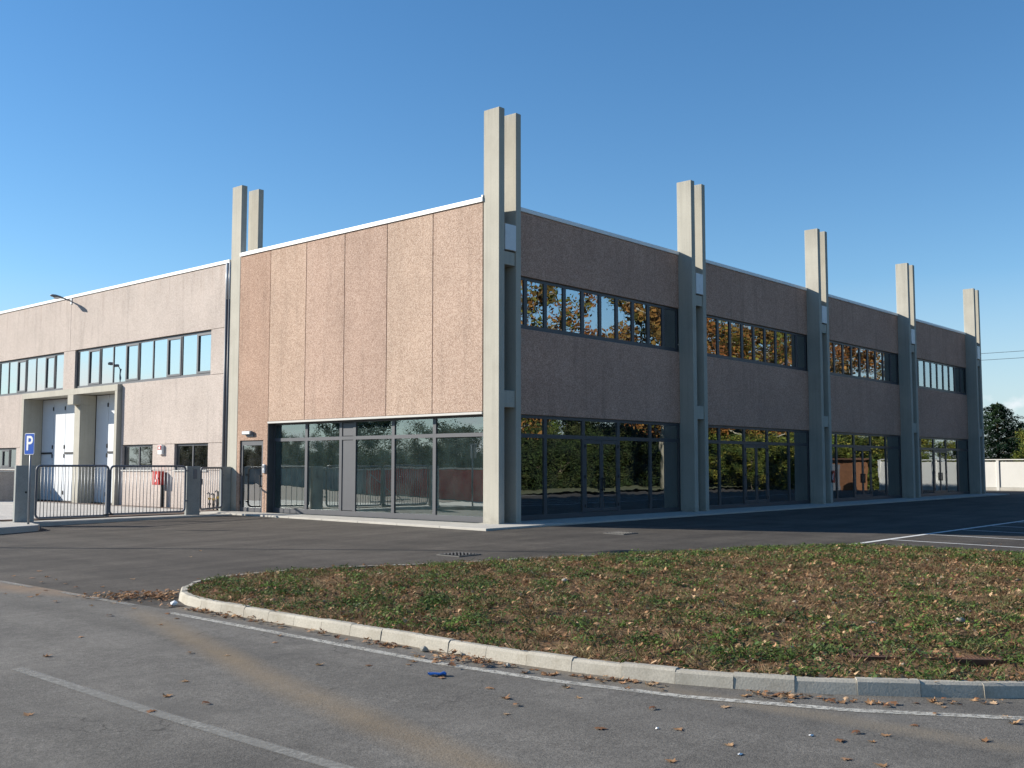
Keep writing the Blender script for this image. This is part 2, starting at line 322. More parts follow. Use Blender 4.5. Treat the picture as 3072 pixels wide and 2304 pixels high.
# front edge of the planted island (kerb base on the road side), then the tip, the back edge and the car park side
FRONT = [(-5,-21.5),(-8.0,-20.1),(-10.2,-18.55),(-12.21,-16.71),(-12.76,-15.95),(-13.25,-15.2),(-13.6,-14.3),(-13.8,-13.3),(-13.86,-12.3),(-13.86,-10.5),(-13.86,-8.4),(-13.84,-7.4)]
TIP = [(-13.84,-7.4),(-13.72,-6.7),(-13.4,-6.05),(-12.95,-5.6),(-12.4,-5.3),(-11.7,-5.15),(-10.9,-5.25)]
BACK = [(-10.9,-5.25),(-9.6,-5.85),(-7.2,-6.95),(-4.2,-8.15),(-1.6,-9.1),(-.2,-9.75),(.3,-10.4),(.42,-11.4),(.45,-14),(.45,-18),(.2,-21.5)]
def frontx_inside(x, y):   # true on the road side of the island
    fx = np.interp(y, [p[1] for p in FRONT], [p[0] for p in FRONT])
    return x < fx + .35
tag(sheet('road', M['road'], -60.1, 29.9, -80, 90, .5, .004, lambda x, y: (x < -14.1) | ((y < -7) & frontx_inside(x, y)) | (y < -21.2)), kind='structure')
tag(sheet('forecourt', M['asphalt'], -14.1, 51.9, -21.5, 12.5, .5, .0, lambda x, y: (x > -14.1) & ((x < -1.0) | (y < -.9) | (x > 42.2)) & ((y > -7) | ~frontx_inside(x, y))), kind='structure')

# white lines
def strip(name, mat, pts, wd, off, label, cat, group=None):
    P = [Vector((x, y, 0)) for x, y in pts]; Q = []
    for a, b in zip(P, P[1:]):
        n = max(1, int((b-a).length/.5)); Q += [a.lerp(b, i/n) for i in range(n)]
    Q.append(P[-1]); m = MB()
    for i, p in enumerate(Q):
        t = (Q[min(i+1, len(Q)-1)] - Q[max(i-1, 0)]).normalized(); nrm = Vector((-t.y, t.x, 0)) * wd/2
        for k in (1.25, .7, -.7, -1.25): q = p+nrm*k; m.v.append((q.x, q.y, float(gz(q.x, q.y))+off))
    m.f = [(4*i+k+1, 4*i+k+5, 4*i+k+4, 4*i+k) for i in range(len(Q)-1) for k in range(3)]
    o = m.build(name, mat); tag(o, kind='structure'); n = len(Q)
    at = o.data.color_attributes.new('cover', 'FLOAT_COLOR', 'POINT')
    for i in range(n):
        for k in range(4): e = 1. if k in (1, 2) and 0 < i < n-1 else (.75 if k in (1, 2) else 0.); at.data[4*i+k].color = (e, e, e, 1)
    return o
EDGE = [(-14.24,-7.35),(-14.26,-9.5),(-14.28,-12.2),(-14.17,-13.4),(-13.93,-14.6),(-13.46,-15.83),(-12.85,-16.9),(-11.2,-18.7),(-9,-20.2)]
strip('edge_line', M['linew'], EDGE, .12, .009, '', '')
for i, (a, b) in enumerate(((-4.3,-6.4), (-2.3,-3.4), (-.2,-1.3), (1.9,.8))): strip('junction_dash', M['linef'], [(-14.18, a), (-14.2, b)], .12, .009, '', '')
strip('centre_line', M['linef'], [(-17.0,-9.4),(-17.04,-12),(-17.0,-15),(-16.6,-18)], .13, .009, '', '')
strip('bay_line', M['bay'], [(.55,-9.36),(20,-9.3),(40,-9.3)], .14, .006, '', '')
for i in range(14): strip('bay_line', M['bay'], [(1.0+2.53*i,-9.44),(.92+2.53*i,-14.3)], .11, .006, '', '')

# pavement round the building, slab by slab
pav = MB().box(-.02, 42, -.55, .5, -.4, -.06).build('pavement', M['core']); tag(pav, kind='structure')
for i in range(21):
    x0 = -.02 + i*2.0
    bx('slab', M['pave'], pav, x0+.004, x0+1.996, -1.08, .82, -.3, 0.0, .006)
for i in range(8):
    y1 = 13.2 - i*1.79; y0 = y1-1.79
    e = lambda y: -1.12 - (9.2-min(y, 9.2))*.058
    MB().prism([(e(y0+.004), y0+.004), (-.03, y0+.004), (-.03, y1-.004), (e(y1-.004), y1-.004)] if i else [(e(y0), y0+.004), (-.03, y0+.004), (-.03, y1), (e(y1), y1)], -.3, .001).build('slab', M['pave'], pav, .006)
# yard behind the gates
yard = MB().prism([(-30,13.5),(-9.2,13.5),(-7.9,11.75),(-2.2,12.0),(-1.2,13.0),(0.02,13.2),(0.02,60),(-30,60)], -.3, .012).build('yard_paving', M['joint']); tag(yard, kind='structure')
pm_ = MB().box(-.395,.395,-.195,.195,-.03,.0).mesh('paver', M['yard'], .006)
for j in range(46):
    for i in range(16):
        y = 12.6 + j*.4; x = -.42 - i*.8 + (.4 if j % 2 else 0)
        if len(yard.children) >= 300 or x > -.4: continue
        if x < -8.6 + max(0, y-14)*.3 or (y < 13.3 and x > -2.4) or x+.4 > -.02 or (y-12.6) < .25*max(0, x+5): continue
        inst(pm_, 'paver', yard, (x, y, .016 + random.uniform(-.001, .001)))
ap = MB().prism([(-8.25,9.6),(-7.9,10.85),(-5.0,11.0),(-2.2,11.05),(-1.2,10.9),(-1.2,12.9),(-2.1,12.1),(-7.9,11.9),(-8.6,11.9)], -.3, -.02).build('gate_apron', M['pave'], None, .01); tag(ap, kind='structure')
# raised sidewalk by the road on the left
sw = MB().prism([(-26,4.4),(-9.9,8.55),(-8.5,9.05),(-8.25,9.5),(-8.55,13.4),(-26,13.4)], -.5, .0).build('sidewalk', M['pave'], None, .02); tag(sw, kind='structure')

# ---------------------------------------------------------------- planted island
def poly_len(P): return sum((Vector(b)-Vector(a)).length for a, b in zip(P, P[1:]))
def resample(P, step):
    out = []; acc = 0; P = [Vector((p[0], p[1])) for p in P]; out.append(P[0]); need = step
    for a, b in zip(P, P[1:]):
        L = (b-a).length; pos = 0
        while L - pos >= need: pos += need; out.append(a.lerp(b, pos/L)); need = step
        need -= (L-pos)
    out.append(P[-1]); return out
OUT = FRONT + TIP[1:] + BACK[1:]
def smooth(P, k=2):
    P = [Vector(p) for p in P]
    for _ in range(k):
        Q = [P[0]]
        for a, b in zip(P, P[1:]): Q += [a.lerp(b, .25), a.lerp(b, .75)]
        Q.append(P[-1]); P = Q
    return [(p.x, p.y) for p in P]
ring = resample(smooth(OUT), .5)
isl = link(bpy.data.objects.new('kerb', None)); isl.location = (-13.8, -9, -.25); tag(isl, kind='structure')
bpy.context.view_layer.update(); inv = isl.matrix_world.inverted()
for i in range(len(ring)-1):
    a, b = ring[i], ring[i+1]; t = (b-a).normalized(); n = Vector((t.y, -t.x))  # inward (island lies right of travel)
    if (b-a).length < .2: continue
    na = n
    p = a + t*.003; q = b - t*.003
    za = float(gz(p.x, p.y)); zb = float(gz(q.x, q.y)); h = .125 + random.uniform(-.009, .009); wd = .13; jit = random.uniform(-.006, .006)
    m = MB(); prof = [(0,-.15), (.040+jit, h-.022), (.060+jit, h), (wd, h), (wd,-.15)]
    for (pt, z) in ((p, za), (q, zb)):
        for d, hh in prof: c = pt + na*d; m.v.append((c.x, c.y, z+hh))
    m.f = [(0,1,2,3,4), (9,8,7,6,5)] + [(k, 5+k, 5+(k+1)%5, (k+1)%5) for k in range(5)]
    o = m.build('kerb_stone', M['kerb'], isl); o.matrix_parent_inverse = inv
# soil
INNER = []
sr = resample(smooth(OUT), .5)
for i in range(len(sr)):
    a = sr[max(i-1, 0)]; b = sr[min(i+1, len(sr)-1)]; t = (b-a).normalized(); INNER.append((sr[i].x + t.y*.11, sr[i].y - t.x*.11))
IP = np.array(INNER)
def inside(x, y, P=IP):
    r = np.zeros(x.shape, bool); n = len(P); j = n-1
    for i in range(n):
        xi, yi = P[i]; xj, yj = P[j]
        c = ((yi > y) != (yj > y)); den = (yj-yi) if yj != yi else 1e-9
        r ^= c & (x < (xj-xi)*(y-yi)/den + xi); j = i
    return r
def edge_dist(x, y):
    d = np.full(x.shape, 1e9)
    for a, b in zip(IP, np.roll(IP, -1, axis=0)):
        ab = b-a; L = (ab**2).sum() or 1e-9; t = np.clip(((x-a[0])*ab[0]+(y-a[1])*ab[1])/L, 0, 1)
        d = np.minimum(d, np.hypot(x-a[0]-t*ab[0], y-a[1]-t*ab[1]))
    return d
_ph = rng.uniform(0, 6.28, (40, 2)); _an = rng.uniform(0, 6.28, 40)
def vnoise(x, y, sc_, seed=0):
    s = 0
    for k in range(6):
        f = sc_*(1.0+.55*k); a = _an[(seed*6+k) % 40]; s = s + np.sin(f*(x*np.cos(a)+y*np.sin(a))+_ph[(seed*6+k) % 40, 0]) * np.sin(f*(-x*np.sin(a*1.7)+y*np.cos(a*1.7))+_ph[(seed*6+k) % 40, 1])
    return s/6*1.8
def soil_z(x, y):
    return gz(x, y) + .10 + .075*np.clip(edge_dist(x, y)/1.8, 0, 1)**1.3 + .05*vnoise(x, y, 2.2, 1)*np.clip(edge_dist(x, y)/.5, 0, 1)
me = bpy.data.meshes.new('soil'); bm = bmesh.new()
vs = [bm.verts.new((x, y, 0)) for x, y in INNER]; bm.faces.new(vs)
bmesh.ops.triangulate(bm, faces=bm.faces[:])
x0, y0 = IP.min(axis=0); x1, y1 = IP.max(axis=0)
for v in np.arange(x0, x1, .22): bmesh.ops.bisect_plane(bm, geom=bm.verts[:]+bm.edges[:]+bm.faces[:], plane_co=(v,0,0), plane_no=(1,0,0))
for v in np.arange(y0, y1, .22): bmesh.ops.bisect_plane(bm, geom=bm.verts[:]+bm.edges[:]+bm.faces[:], plane_co=(0,v,0), plane_no=(0,1,0))
bm.verts.ensure_lookup_table(); co = np.array([v.co[:] for v in bm.verts]); zz = soil_z(co[:,0], co[:,1])
for v, z in zip(bm.verts, zz): v.co.z = z
for f in bm.faces: f.smooth = True; f.normal_update()
if sum(f.normal.z for f in bm.faces) < 0: bmesh.ops.reverse_faces(bm, faces=bm.faces[:])
bm.to_mesh(me); bm.free(); me.materials.append(M['soil'])
tag(link(bpy.data.objects.new('soil', me)), kind='structure')

def scatter(n, dens=None):
    out = []
    while sum(len(a) for a in out) < n:
        x = rng.uniform(x0, x1, n*2); y = rng.uniform(y0, y1, n*2); k = inside(x, y)
        # leave out what lies far out of the picture on the near right
        k &= (y > -19.3 + .21*(x+21.3) - 4.5)
        if dens is not None: k &= rng.uniform(0, 1, len(x)) < dens(x, y)
        out.append(np.c_[x[k], y[k]])
    return np.concatenate(out)[:n]
def blades(P, Z, hmin, hmax, wmin, wmax, lean, cols, name, label, mat, parent=None):
    n = len(P); h = rng.uniform(hmin, hmax, n); wd = rng.uniform(wmin, wmax, n); a = rng.uniform(0, 6.283, n)
    l = rng.normal(0, lean, (n, 2)) * h[:, None]; dx = np.cos(a)*wd/2; dy = np.sin(a)*wd/2
    b = np.c_[P, Z-.01]; V = np.empty((n, 4, 3))
    V[:,0] = b + np.c_[-dx, -dy, np.zeros(n)]; V[:,1] = b + np.c_[dx, dy, np.zeros(n)]
    V[:,2] = b + np.c_[l*.5 + np.c_[dx, dy]*.8, h*.6]; V[:,3] = b + np.c_[l, h]
    F = (np.arange(n)*4)[:,None] + np.array([[0,1,2],[0,2,3]]).reshape(1,6); F = F.reshape(-1,3)
    c = cols[rng.integers(0, len(cols), n)] * rng.uniform(.6, 1.35, (n,1)); C = np.repeat(c, 4, axis=0)
    return V.reshape(-1,3), F, C
greenness = lambda x, y: np.clip(.5 + .75*vnoise(x, y, 1.6, 2) + .35*vnoise(x, y, 4.5, 4), 0, 1)
BR = np.array([(.215,.145,.078),(.165,.10,.053),(.275,.20,.11),(.18,.13,.06),(.21,.13,.073),(.10,.07,.036),(.25,.205,.10)])
GR = np.array([(.085,.135,.026),(.10,.16,.032),(.075,.115,.028),(.10,.135,.036),(.05,.088,.022),(.105,.13,.045),(.072,.115,.04),(.09,.105,.05)])
bare = lambda x, y: np.clip(1.25+1.1*vnoise(x, y, 1.1, 3), .15, 1)
P = scatter(120000, lambda x, y: (.35+.65*(1-greenness(x, y)))*bare(x, y))
V, F, C = blades(P, soil_z(P[:,0], P[:,1]), .012, .055, .004, .010, .85, BR, '', '', None)
# rounded dead tufts standing above the rest
tcn = scatter(850, lambda x, y: .3+.7*(1-greenness(x, y))); tr_ = rng.uniform(.03, .10, len(tcn)); cn = (26+tr_*420).astype(int); bi = np.repeat(np.arange(len(tcn)), cn)
o_ = rng.normal(0, 1, (len(bi), 2))*tr_[bi][:, None]*.55; Pt = tcn[bi]+o_; kk = inside(Pt[:,0], Pt[:,1]); Pt, bi, o_ = Pt[kk], bi[kk], o_[kk]
Vt, Ft, _ = blades(Pt, soil_z(Pt[:,0], Pt[:,1]), .03, .10, .003, .007, .45, BR, '', '', None)
tb = BR[rng.integers(0, len(BR), len(tcn))]*rng.uniform(.7, 1.3, (len(tcn), 1)); Ct = np.repeat(tb[bi]*rng.uniform(.65, 1.3, (len(bi), 1)), 4, axis=0)
Vt = Vt.reshape(-1, 4, 3); Vt[:,3,:2] += o_*.8; Vt[:,2,:2] += o_*.4; Vt = Vt.reshape(-1, 3)
grass = link(bpy.data.objects.new('dry_grass', np_mesh('dry_grass', np.r_[V, Vt], np.r_[F, Ft+len(V)], M['herb'], np.r_[C, Ct])))
tag(grass, 'brown dried grass and weeds covering the kerbed planting island', 'dry grass', kind='stuff')
P = scatter(40000, lambda x, y: greenness(x, y)**1.5)
V, F, C = blades(P, soil_z(P[:,0], P[:,1]), .03, .11, .005, .012, .6, GR, '', '', None)
# broad-leaved weeds in clumps
cc = scatter(3000, lambda x, y: .04 + greenness(x, y)**2.2)
cr_ = rng.uniform(.05, .22, len(cc)); cnt = (cr_*190).astype(int)
base = np.repeat(np.arange(len(cc)), cnt); n = len(base); rr = np.sqrt(rng.uniform(0, 1, n))*cr_[base]; th = rng.uniform(0, 6.283, n)
x = cc[base,0]+rr*np.cos(th); y = cc[base,1]+rr*np.sin(th)
k = inside(x, y); x, y, base, rr, th = x[k], y[k], base[k], rr[k], th[k]; n = len(x)
z = soil_z(x, y) + .015 + (1-(rr/cr_[base])**2)*cr_[base]*.42*rng.uniform(.4, 1.1, n)
L = rng.uniform(.018, .045, n); a = th + rng.normal(0, .8, n); tilt = rng.normal(.25, .5, n)
d = np.c_[np.cos(a)*np.cos(tilt), np.sin(a)*np.cos(tilt), -np.sin(tilt)*.7]*L[:,None]; s = np.c_[-np.sin(a), np.cos(a), rng.normal(0,.4,n)]*(L*.42)[:,None]
o = np.c_[x, y, z]; V2 = np.stack([o-d*.5, o+s+d*.05, o+d*.6, o-s+d*.05], axis=1).reshape(-1,3)
ct = GR[rng.integers(0, len(GR), len(cc))]*rng.uniform(.7, 1.5, (len(cc),1)); C2 = np.repeat(ct[base]*rng.uniform(.7, 1.35, (n,1)), 4, axis=0)
F2 = ((np.arange(n)*4)[:,None] + np.array([[0,1,2,0,2,3]])).reshape(-1,3)
F2 = F2 + len(V)
gw = link(bpy.data.objects.new('green_weeds', np_mesh('green_weeds', np.r_[V, V2], np.r_[F, F2], M['herb'], np.r_[C, C2])))
tag(gw, 'patches of low green weeds and grass on the kerbed planting island', 'weeds', kind='stuff')

# fallen leaves: five-lobed curled plane leaves
def leaf_shape(curl, twist, seed):
    r_ = random.Random(seed); ang = [-90,-52,-28,0,22,45,68,90,112,135,158,180,208,232]
    rad = [.10,.46,.30,.72,.36,.62,.52,1.0,.52,.62,.36,.72,.30,.46]
    pts = [(0, 0, 0)]; 
    for a_, r in zip(ang, rad):
        r *= r_.uniform(.85, 1.1)*.5; x_, y_ = r*math.cos(R(a_)), r*math.sin(R(a_))
        zz_ = curl*(x_*x_*1.6 + y_*y_*.7) + twist*x_*y_ + r_.uniform(-.03,.05)*abs(curl); pts.append((x_*(1-.35*abs(curl)*abs(x_)), y_, zz_))
    mid = [(p[0]*.5, p[1]*.5, p[2]*.22) for p in pts[1:]]
    n = len(pts)-1; V = pts[:1] + mid + pts[1:]
    F = [(0, 1+i, 1+(i+1) % n) for i in range(n)]
    for i in range(n): F += [(1+i, 1+n+i, 1+n+(i+1) % n), (1+i, 1+n+(i+1) % n, 1+(i+1) % n)]
    return np.array(V), np.array(F)
LS = [leaf_shape(random.uniform(.5, 2.0)*random.choice((1, 1, -1)), random.uniform(-1.2, 1.2), i) for i in range(10)]
BRL = np.array([(.34,.195,.10),(.26,.14,.07),(.43,.265,.14),(.22,.11,.055),(.37,.21,.115),(.46,.31,.185),(.17,.08,.042)])
def leaves_mesh(name, P, Z, smin, smax, tiltmax, cols=BRL):
    Vs, Fs, Cs, off = [], [], [], 0
    for (px, py), z in zip(P, Z):
        V, F = LS[random.randrange(10)]; s = random.uniform(smin, smax)
        Rm = np.array((Matrix.Rotation(random.uniform(0, 6.28), 3, 'Z') @ Matrix.Rotation(random.uniform(-tiltmax, tiltmax), 3, 'X') @ Matrix.Rotation(random.uniform(-tiltmax, tiltmax), 3, 'Y')))
        W = (V*np.array((1,1,.6))*s) @ Rm.T; W[:,2] -= W[:,2].min(); W += (px, py, z)
        c = cols[random.randrange(len(cols))]*random.uniform(.7, 1.3)
        Vs.append(W); Fs.append(F+off); Cs.append(np.repeat(c[None]*1., len(W), 0)*np.linspace(.85, 1.1, len(W))[:,None]); off += len(W)
    return np_mesh(name, np.concatenate(Vs), np.concatenate(Fs), M['leaf'], np.concatenate(Cs))
P = scatter(5500, lambda x, y: .35 + .5*np.clip(vnoise(x, y, .9, 5)+.3, 0, 1) + .35*np.clip((x+14)/14, 0, 1))
tag(link(bpy.data.objects.new('leaf_litter', leaves_mesh('leaf_litter', P, soil_z(P[:,0], P[:,1])+rng.uniform(.0, .045, len(P)), .04, .13, .7))), 'dry brown leaves strewn through the weeds on the island', 'leaves', kind='stuff')
# crumbled leaf bits and stalks covering the soil
nf = 70000; P = scatter(nf, lambda x, y: .5+.5*np.clip(vnoise(x, y, 2.6, 0)+.4, 0, 1)); zf = soil_z(P[:,0], P[:,1])+rng.uniform(.002, .035, nf)
a = rng.uniform(0, 6.283, nf); L = rng.uniform(.008, .026, nf)*np.where(rng.uniform(0, 1, nf) < .12, 1.9, 1); tx, ty = rng.normal(0, .45, nf), rng.normal(0, .45, nf)
d = np.c_[np.cos(a), np.sin(a), tx]*L[:,None]; q = np.c_[-np.sin(a), np.cos(a), ty]*(L*rng.uniform(.25, .8, nf))[:,None]; o = np.c_[P, zf]
Vf = np.stack([o-d, o+q, o+d*.9, o-q*.8], axis=1).reshape(-1, 3); Cf = np.repeat(BRL[rng.integers(0, len(BRL), nf)]*rng.uniform(.45, 1.25, (nf,1)), 4, axis=0)
tag(link(bpy.data.objects.new('leaf_crumbs', np_mesh('leaf_crumbs', Vf, (np.arange(nf)*4)[:,None]+np.array([[0,1,2,3]]), M['leaf'], Cf))), 'fine crumbled leaf bits and stalks between the weeds of the island', 'leaf crumbs', kind='stuff')
# pebbles in the soil
ico = bmesh.new(); bmesh.ops.create_icosphere(ico, subdivisions=1, radius=1); IV = np.array([v.co[:] for v in ico.verts]); IF = np.array([[v.index for v in f.verts] for f in ico.faces]); ico.free()
P = scatter(1150, lambda x, y: np.clip(.2 + (x+13)/8*0 + .9*np.clip(-(y+11)/5, 0, 1), 0, 1)); Vs, Fs, Cs = [], [], []
zp = soil_z(P[:,0], P[:,1])
for i, p in enumerate(P):
    s = random.uniform(.006, .022) if random.random() < .98 else random.uniform(.03, .055)
    W = IV*rng.uniform(.75, 1.25, (len(IV),1))*np.array((s*random.uniform(.8,1.4), s, s*.65)) + (p[0], p[1], zp[i]+s*.35)
    c = np.array(random.choice(((.36,.31,.24),(.30,.22,.15),(.42,.38,.31),(.34,.22,.14)))); Vs.append(W); Fs.append(IF+i*len(IV)); Cs.append(np.repeat(c[None], len(IV), 0))
tag(link(bpy.data.objects.new('pebbles', np_mesh('pebbles', np.concatenate(Vs), np.concatenate(Fs), M['leaf'], np.concatenate(Cs)))), 'small pebbles lying in the bare soil of the island', 'pebbles', kind='stuff')

# ---------------------------------------------------------------- main building
bld = empty('commercial_building', (0, 0, 0), 'two-storey building of pink aggregate panels with paired concrete columns rising above the roof', 'building')
BAY = 10.12
COLX = [0, 10.13, 20.26, 30.39, 40.42]
# legs: thin fins, deep across the facade; the right-hand fin has a slightly splayed inner face
legA = MB().prism([(0,0), (.232,0), (.245,.18), (.245,.6), (0,.6)], -.2, 11.7).mesh('column', M['concrete'], .012)
legB = MB().prism([(.722,0), (.937,0), (.937,.6), (.695,.6), (.697,.42)], -.2, 11.7).mesh('column', M['concrete'], .012)
tie1 = MB().box(.243, .7, .03, .44, 7.24, 7.62).mesh('tie_beam', M['concrete'], .01)
tie2 = MB().box(.243, .7, .03, .44, 3.22, 3.69).mesh('tie_beam', M['concrete'], .01)
hop = MB().box(.25, .715, -.012, .42, 7.66, 8.40).mesh('rainwater_box', M['sheet'], .012)
dpp = MB().tube([(.31,.30,.02), (.31,.30,7.67)], .05, 10).mesh('downpipe', M['sheet'], 0, True)
for k, X in enumerate(COLX + ['L']):
    loc = (0, 12.51, 0) if X == 'L' else (X, 0, 0)
    a = inst(legA, 'column', bld, loc); b = inst(legB, 'column', bld, loc)
    inst(tie1, 'tie_beam', bld, loc); inst(tie2, 'tie_beam', bld, loc)
    if X != 'L':
        inst(hop, 'rainwater_box', bld, loc); inst(dpp, 'downpipe', bld, loc)
    for leg in (a, b): pass
# left (sunlit) facade: six tall panels
YJ = [.62, 2.64, 4.66, 6.69, 8.68, 10.69, 12.5]
tints = [(1.0,.96,.92), (1.01,.98,.93), (.92,.86,.83), (.95,.89,.855), (1.01,.96,.90), (.87,.78,.72)]
for i in range(5):
    o = bx('wall_panel', M['pink'], bld, 0, .2, YJ[i]+.009, YJ[i+1]-.009, 3.11, 9.06, .008); o.color = (*tints[i], 1)
# end panel with the door opening
e = MB(); y0, y1 = YJ[5]+.009, YJ[6]-.006
e.box(0, .2, y0, 10.945, -.05, 9.06); e.box(0, .2, 12.325, y1, -.05, 9.06); e.box(0, .2, 10.945, 12.325, 2.475, 9.06)
o = e.build('wall_panel', M['pink'], bld); o.color = (*tints[5], 1)
bx('panel_joint_backing', M['joint'], bld, .202, .28, .62, 10.70, 3.12, 9.05)
bx('drip_rail', M['fascia'], bld, -.025, .12, .62, 10.69, 3.03, 3.10, .008)
bx('coping', M['coping'], bld, -.045, .3, .605, 12.505, 9.065, 9.20, .008)
bx('coping', M['coping'], bld, -.03, .30, .605, .66, 9.20, 9.26)
# side door
door = MB(); door.box(.045,.10,10.955,11.07,0,2.465).box(.045,.10,12.2,12.315,0,2.465).box(.045,.10,11.07,12.2,2.30,2.465).box(.045,.10,11.07,12.2,0,.15).build('door', M['frame2'], bld)
door = bld.children[-1] if False else [c for c in bld.children if c.name == 'door'][0]
bx('pane', M['glass'], door, .068, .076, 11.07, 12.2, .15, 2.30)
bx('handle', M['black'], door, -.06, -.03, 11.02, 11.05, .85, 1.28, .008); bx('handle_stem', M['black'], door, -.03, .045, 11.02, 11.05, .87, .91); bx('handle_stem', M['black'], door, -.03, .045, 11.02, 11.05, 1.22, 1.26)
for z in (.25, 1.25, 2.15): bx('hinge', M['black'], door, .02, .045, 12.27, 12.31, z, z+.11, .005)
# glazed shop front, sunlit side
XF = .26
fr = MB(); zs = [(0.0,.16), (2.42,2.53), (2.975,3.105)]
my = [.62, 2.80, 4.60, 6.42, 7.10, 8.88, 10.66]
for z0, z1 in zs: fr.box(XF, XF+.09, .62, 10.69, z0, z1)
for i, y in enumerate(my):
    for z0, z1 in ((.16,2.42), (2.53,2.975)): fr.box(XF-.004, XF+.088, y-(.065 if 0 < i < 6 else .03), y+(.065 if 0 < i < 6 else .03), z0, z1)
shop = fr.build('shop_front', M['frame2'], bld)
for i in range(6):
    a, b = my[i]+.06, my[i+1]-.06
    for z0, z1 in ((.16,2.42), (2.53,2.975)):
        if i == 3: bx('infill_panel', M['frame2'], shop, XF+.02, XF+.05, a, b, z0+.01, z1-.01, .01)
        else:
            o = bx('pane', M['glassL'], shop, -.004, .004, -(b-a)/2, (b-a)/2, -(z1-z0)/2, (z1-z0)/2); o.location = (XF+.035, (a+b)/2, (z0+z1)/2); o.rotation_euler = (0, R(random.uniform(-.12,.12)), R(random.uniform(-.15,.15)))
bx('jamb', M['frame'], bld, .012, XF, 10.672, 10.695, 0.0, 3.03)
# shaded long facade
WY = .56
stripm = MB(); z0, z1 = 5.60, 7.15; WX0, WX1 = .94, 10.13
stripm.box(WX0, WX1, WY+.07, WY+.15, z0, z0+.13).box(WX0, WX1, WY+.07, WY+.15, z1-.09, z1)
for k in range(11):
    x = WX0+(WX1-WX0)*k/10; stripm.box(max(x-.075, WX0), min(x+.075, WX1), WY+.066, WY+.146, z0+.13, z1-.09)
stripm = stripm.mesh('window_strip', M['frame'])
pw = (WX1-WX0)/10-.15
spane = MB().box(-pw/2, pw/2, -.004, .004, -.665, .665).mesh('pane', M['glass'])
sx = [WX0, 2.74, 4.61, 6.47, 8.32, WX1]
sf = MB()
for a, b in ((-.02,.15), (2.41,2.53), (2.985,3.08)): sf.box(WX0, WX1, WY+.05, WY+.13, a, b)
for i, x in enumerate(sx):
    hw = .07
    for a, b in ((.15,2.41), (2.53,2.985)): sf.box(max(x-hw, WX0), min(x+hw, WX1), WY+.046, WY+.126, a, b)
sf = sf.mesh('shop_front', M['frame'])
dl = MB(); DW = .86
dl.box(0,.075,0,.05,.16,2.40).box(DW-.075,DW,0,.05,.16,2.40).box(.075,DW-.075,0,.05,2.28,2.40).box(.075,DW-.075,0,.05,.16,.27); dl = dl.mesh('door_leaf', M['frame'])
dpane = MB().box(.07, DW-.07, .02, .028, .26, 2.29).mesh('pane', M['glass'])
hnd = MB().box(-.014,.014,-.08,-.055,.80,1.22).box(-.012,.012,-.055,0,.83,.86).box(-.012,.012,-.055,0,1.16,1.19).mesh('handle', M['black'])
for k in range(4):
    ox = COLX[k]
    top = bx('wall_panel', M['pink'], bld, ox+.94, ox+10.125, WY, WY+.2, 7.155, 9.06, .008); top.color = (1.1,.89,.81,1)  # top and mid tints put a warmer, pinker shade tone into the panel colour
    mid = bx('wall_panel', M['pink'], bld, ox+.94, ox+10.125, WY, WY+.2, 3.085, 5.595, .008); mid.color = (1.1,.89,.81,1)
    bx('coping', M['coping'], bld, ox+.94, ox+10.125, WY-.035, WY+.3, 9.065, 9.19, .008)
    s = inst(stripm, 'window_strip', bld, (ox,0,0))
    for i in range(10): inst(spane, 'pane', s, (WX0+(WX1-WX0)*(i+.5)/10, WY+.10, 6.395), (R(random.uniform(-.12,.12)), 0, R(random.uniform(-.2,.2))))
    s = inst(sf, 'shop_front', bld, (ox,0,0))
    for i in range(5):
        a, b = sx[i]+.06, sx[i+1]-.06
        for (c, d) in ((.15,2.41), (2.53,2.985)):
            if i == 2 and c < 1: continue
            o = bx('pane', M['glass'], s, -(b-a)/2, (b-a)/2, -.004, .004, -(d-c)/2, (d-c)/2); o.location = ((a+b)/2, WY+.085, (c+d)/2); o.rotation_euler = (R(random.uniform(-.08,.08)), 0, R(random.uniform(-.12,.12)))
    for j, xx in enumerate((4.685, 5.56)):
        d = inst(dl, 'door_leaf', bld, (ox+xx, WY+.05, 0)); inst(dpane, 'pane', d); inst(hnd, 'handle', d, (DW-.04 if j == 0 else .04, 0, 0))
        for z in (.30, 1.2, 2.16): bx('hinge', M['black'], d, (-.035 if j == 0 else DW-.005), (.005 if j == 0 else DW+.035), -.022, .0, z, z+.1)
# shell: roof, floors, inner walls
bx('roof', M['core'], bld, .3, 41.3, WY+.2, 13.28, 8.6, 8.98)
bx('floor', M['ceil'], bld, .30, 41.2, WY+.14, 13.28, -.3, .0)
bx('upper_floor', M['ceil'], bld, .30, 41.2, WY+.22, 13.28, 3.35, 3.7)
bx('rear_wall', M['core'], bld, .96, 41.3, 13.52, 13.7, -.2, 8.6)
bx('end_wall', M['pink'], bld, 41.1, 41.36, .62, 13.28, -.2, 9.05)
bx('partition', M['ceil'], bld, .96, 41.0, 13.3, 13.5, .0, 8.6)
for x in (10.3, 20.5, 30.6): bx('partition', M['ceil'], bld, x, x+.15, WY+.3, 13.3, .0, 3.35)
bx('inner_wall', M['core'], bld, .205, .28, 10.70, 12.5, 2.6, 8.6)

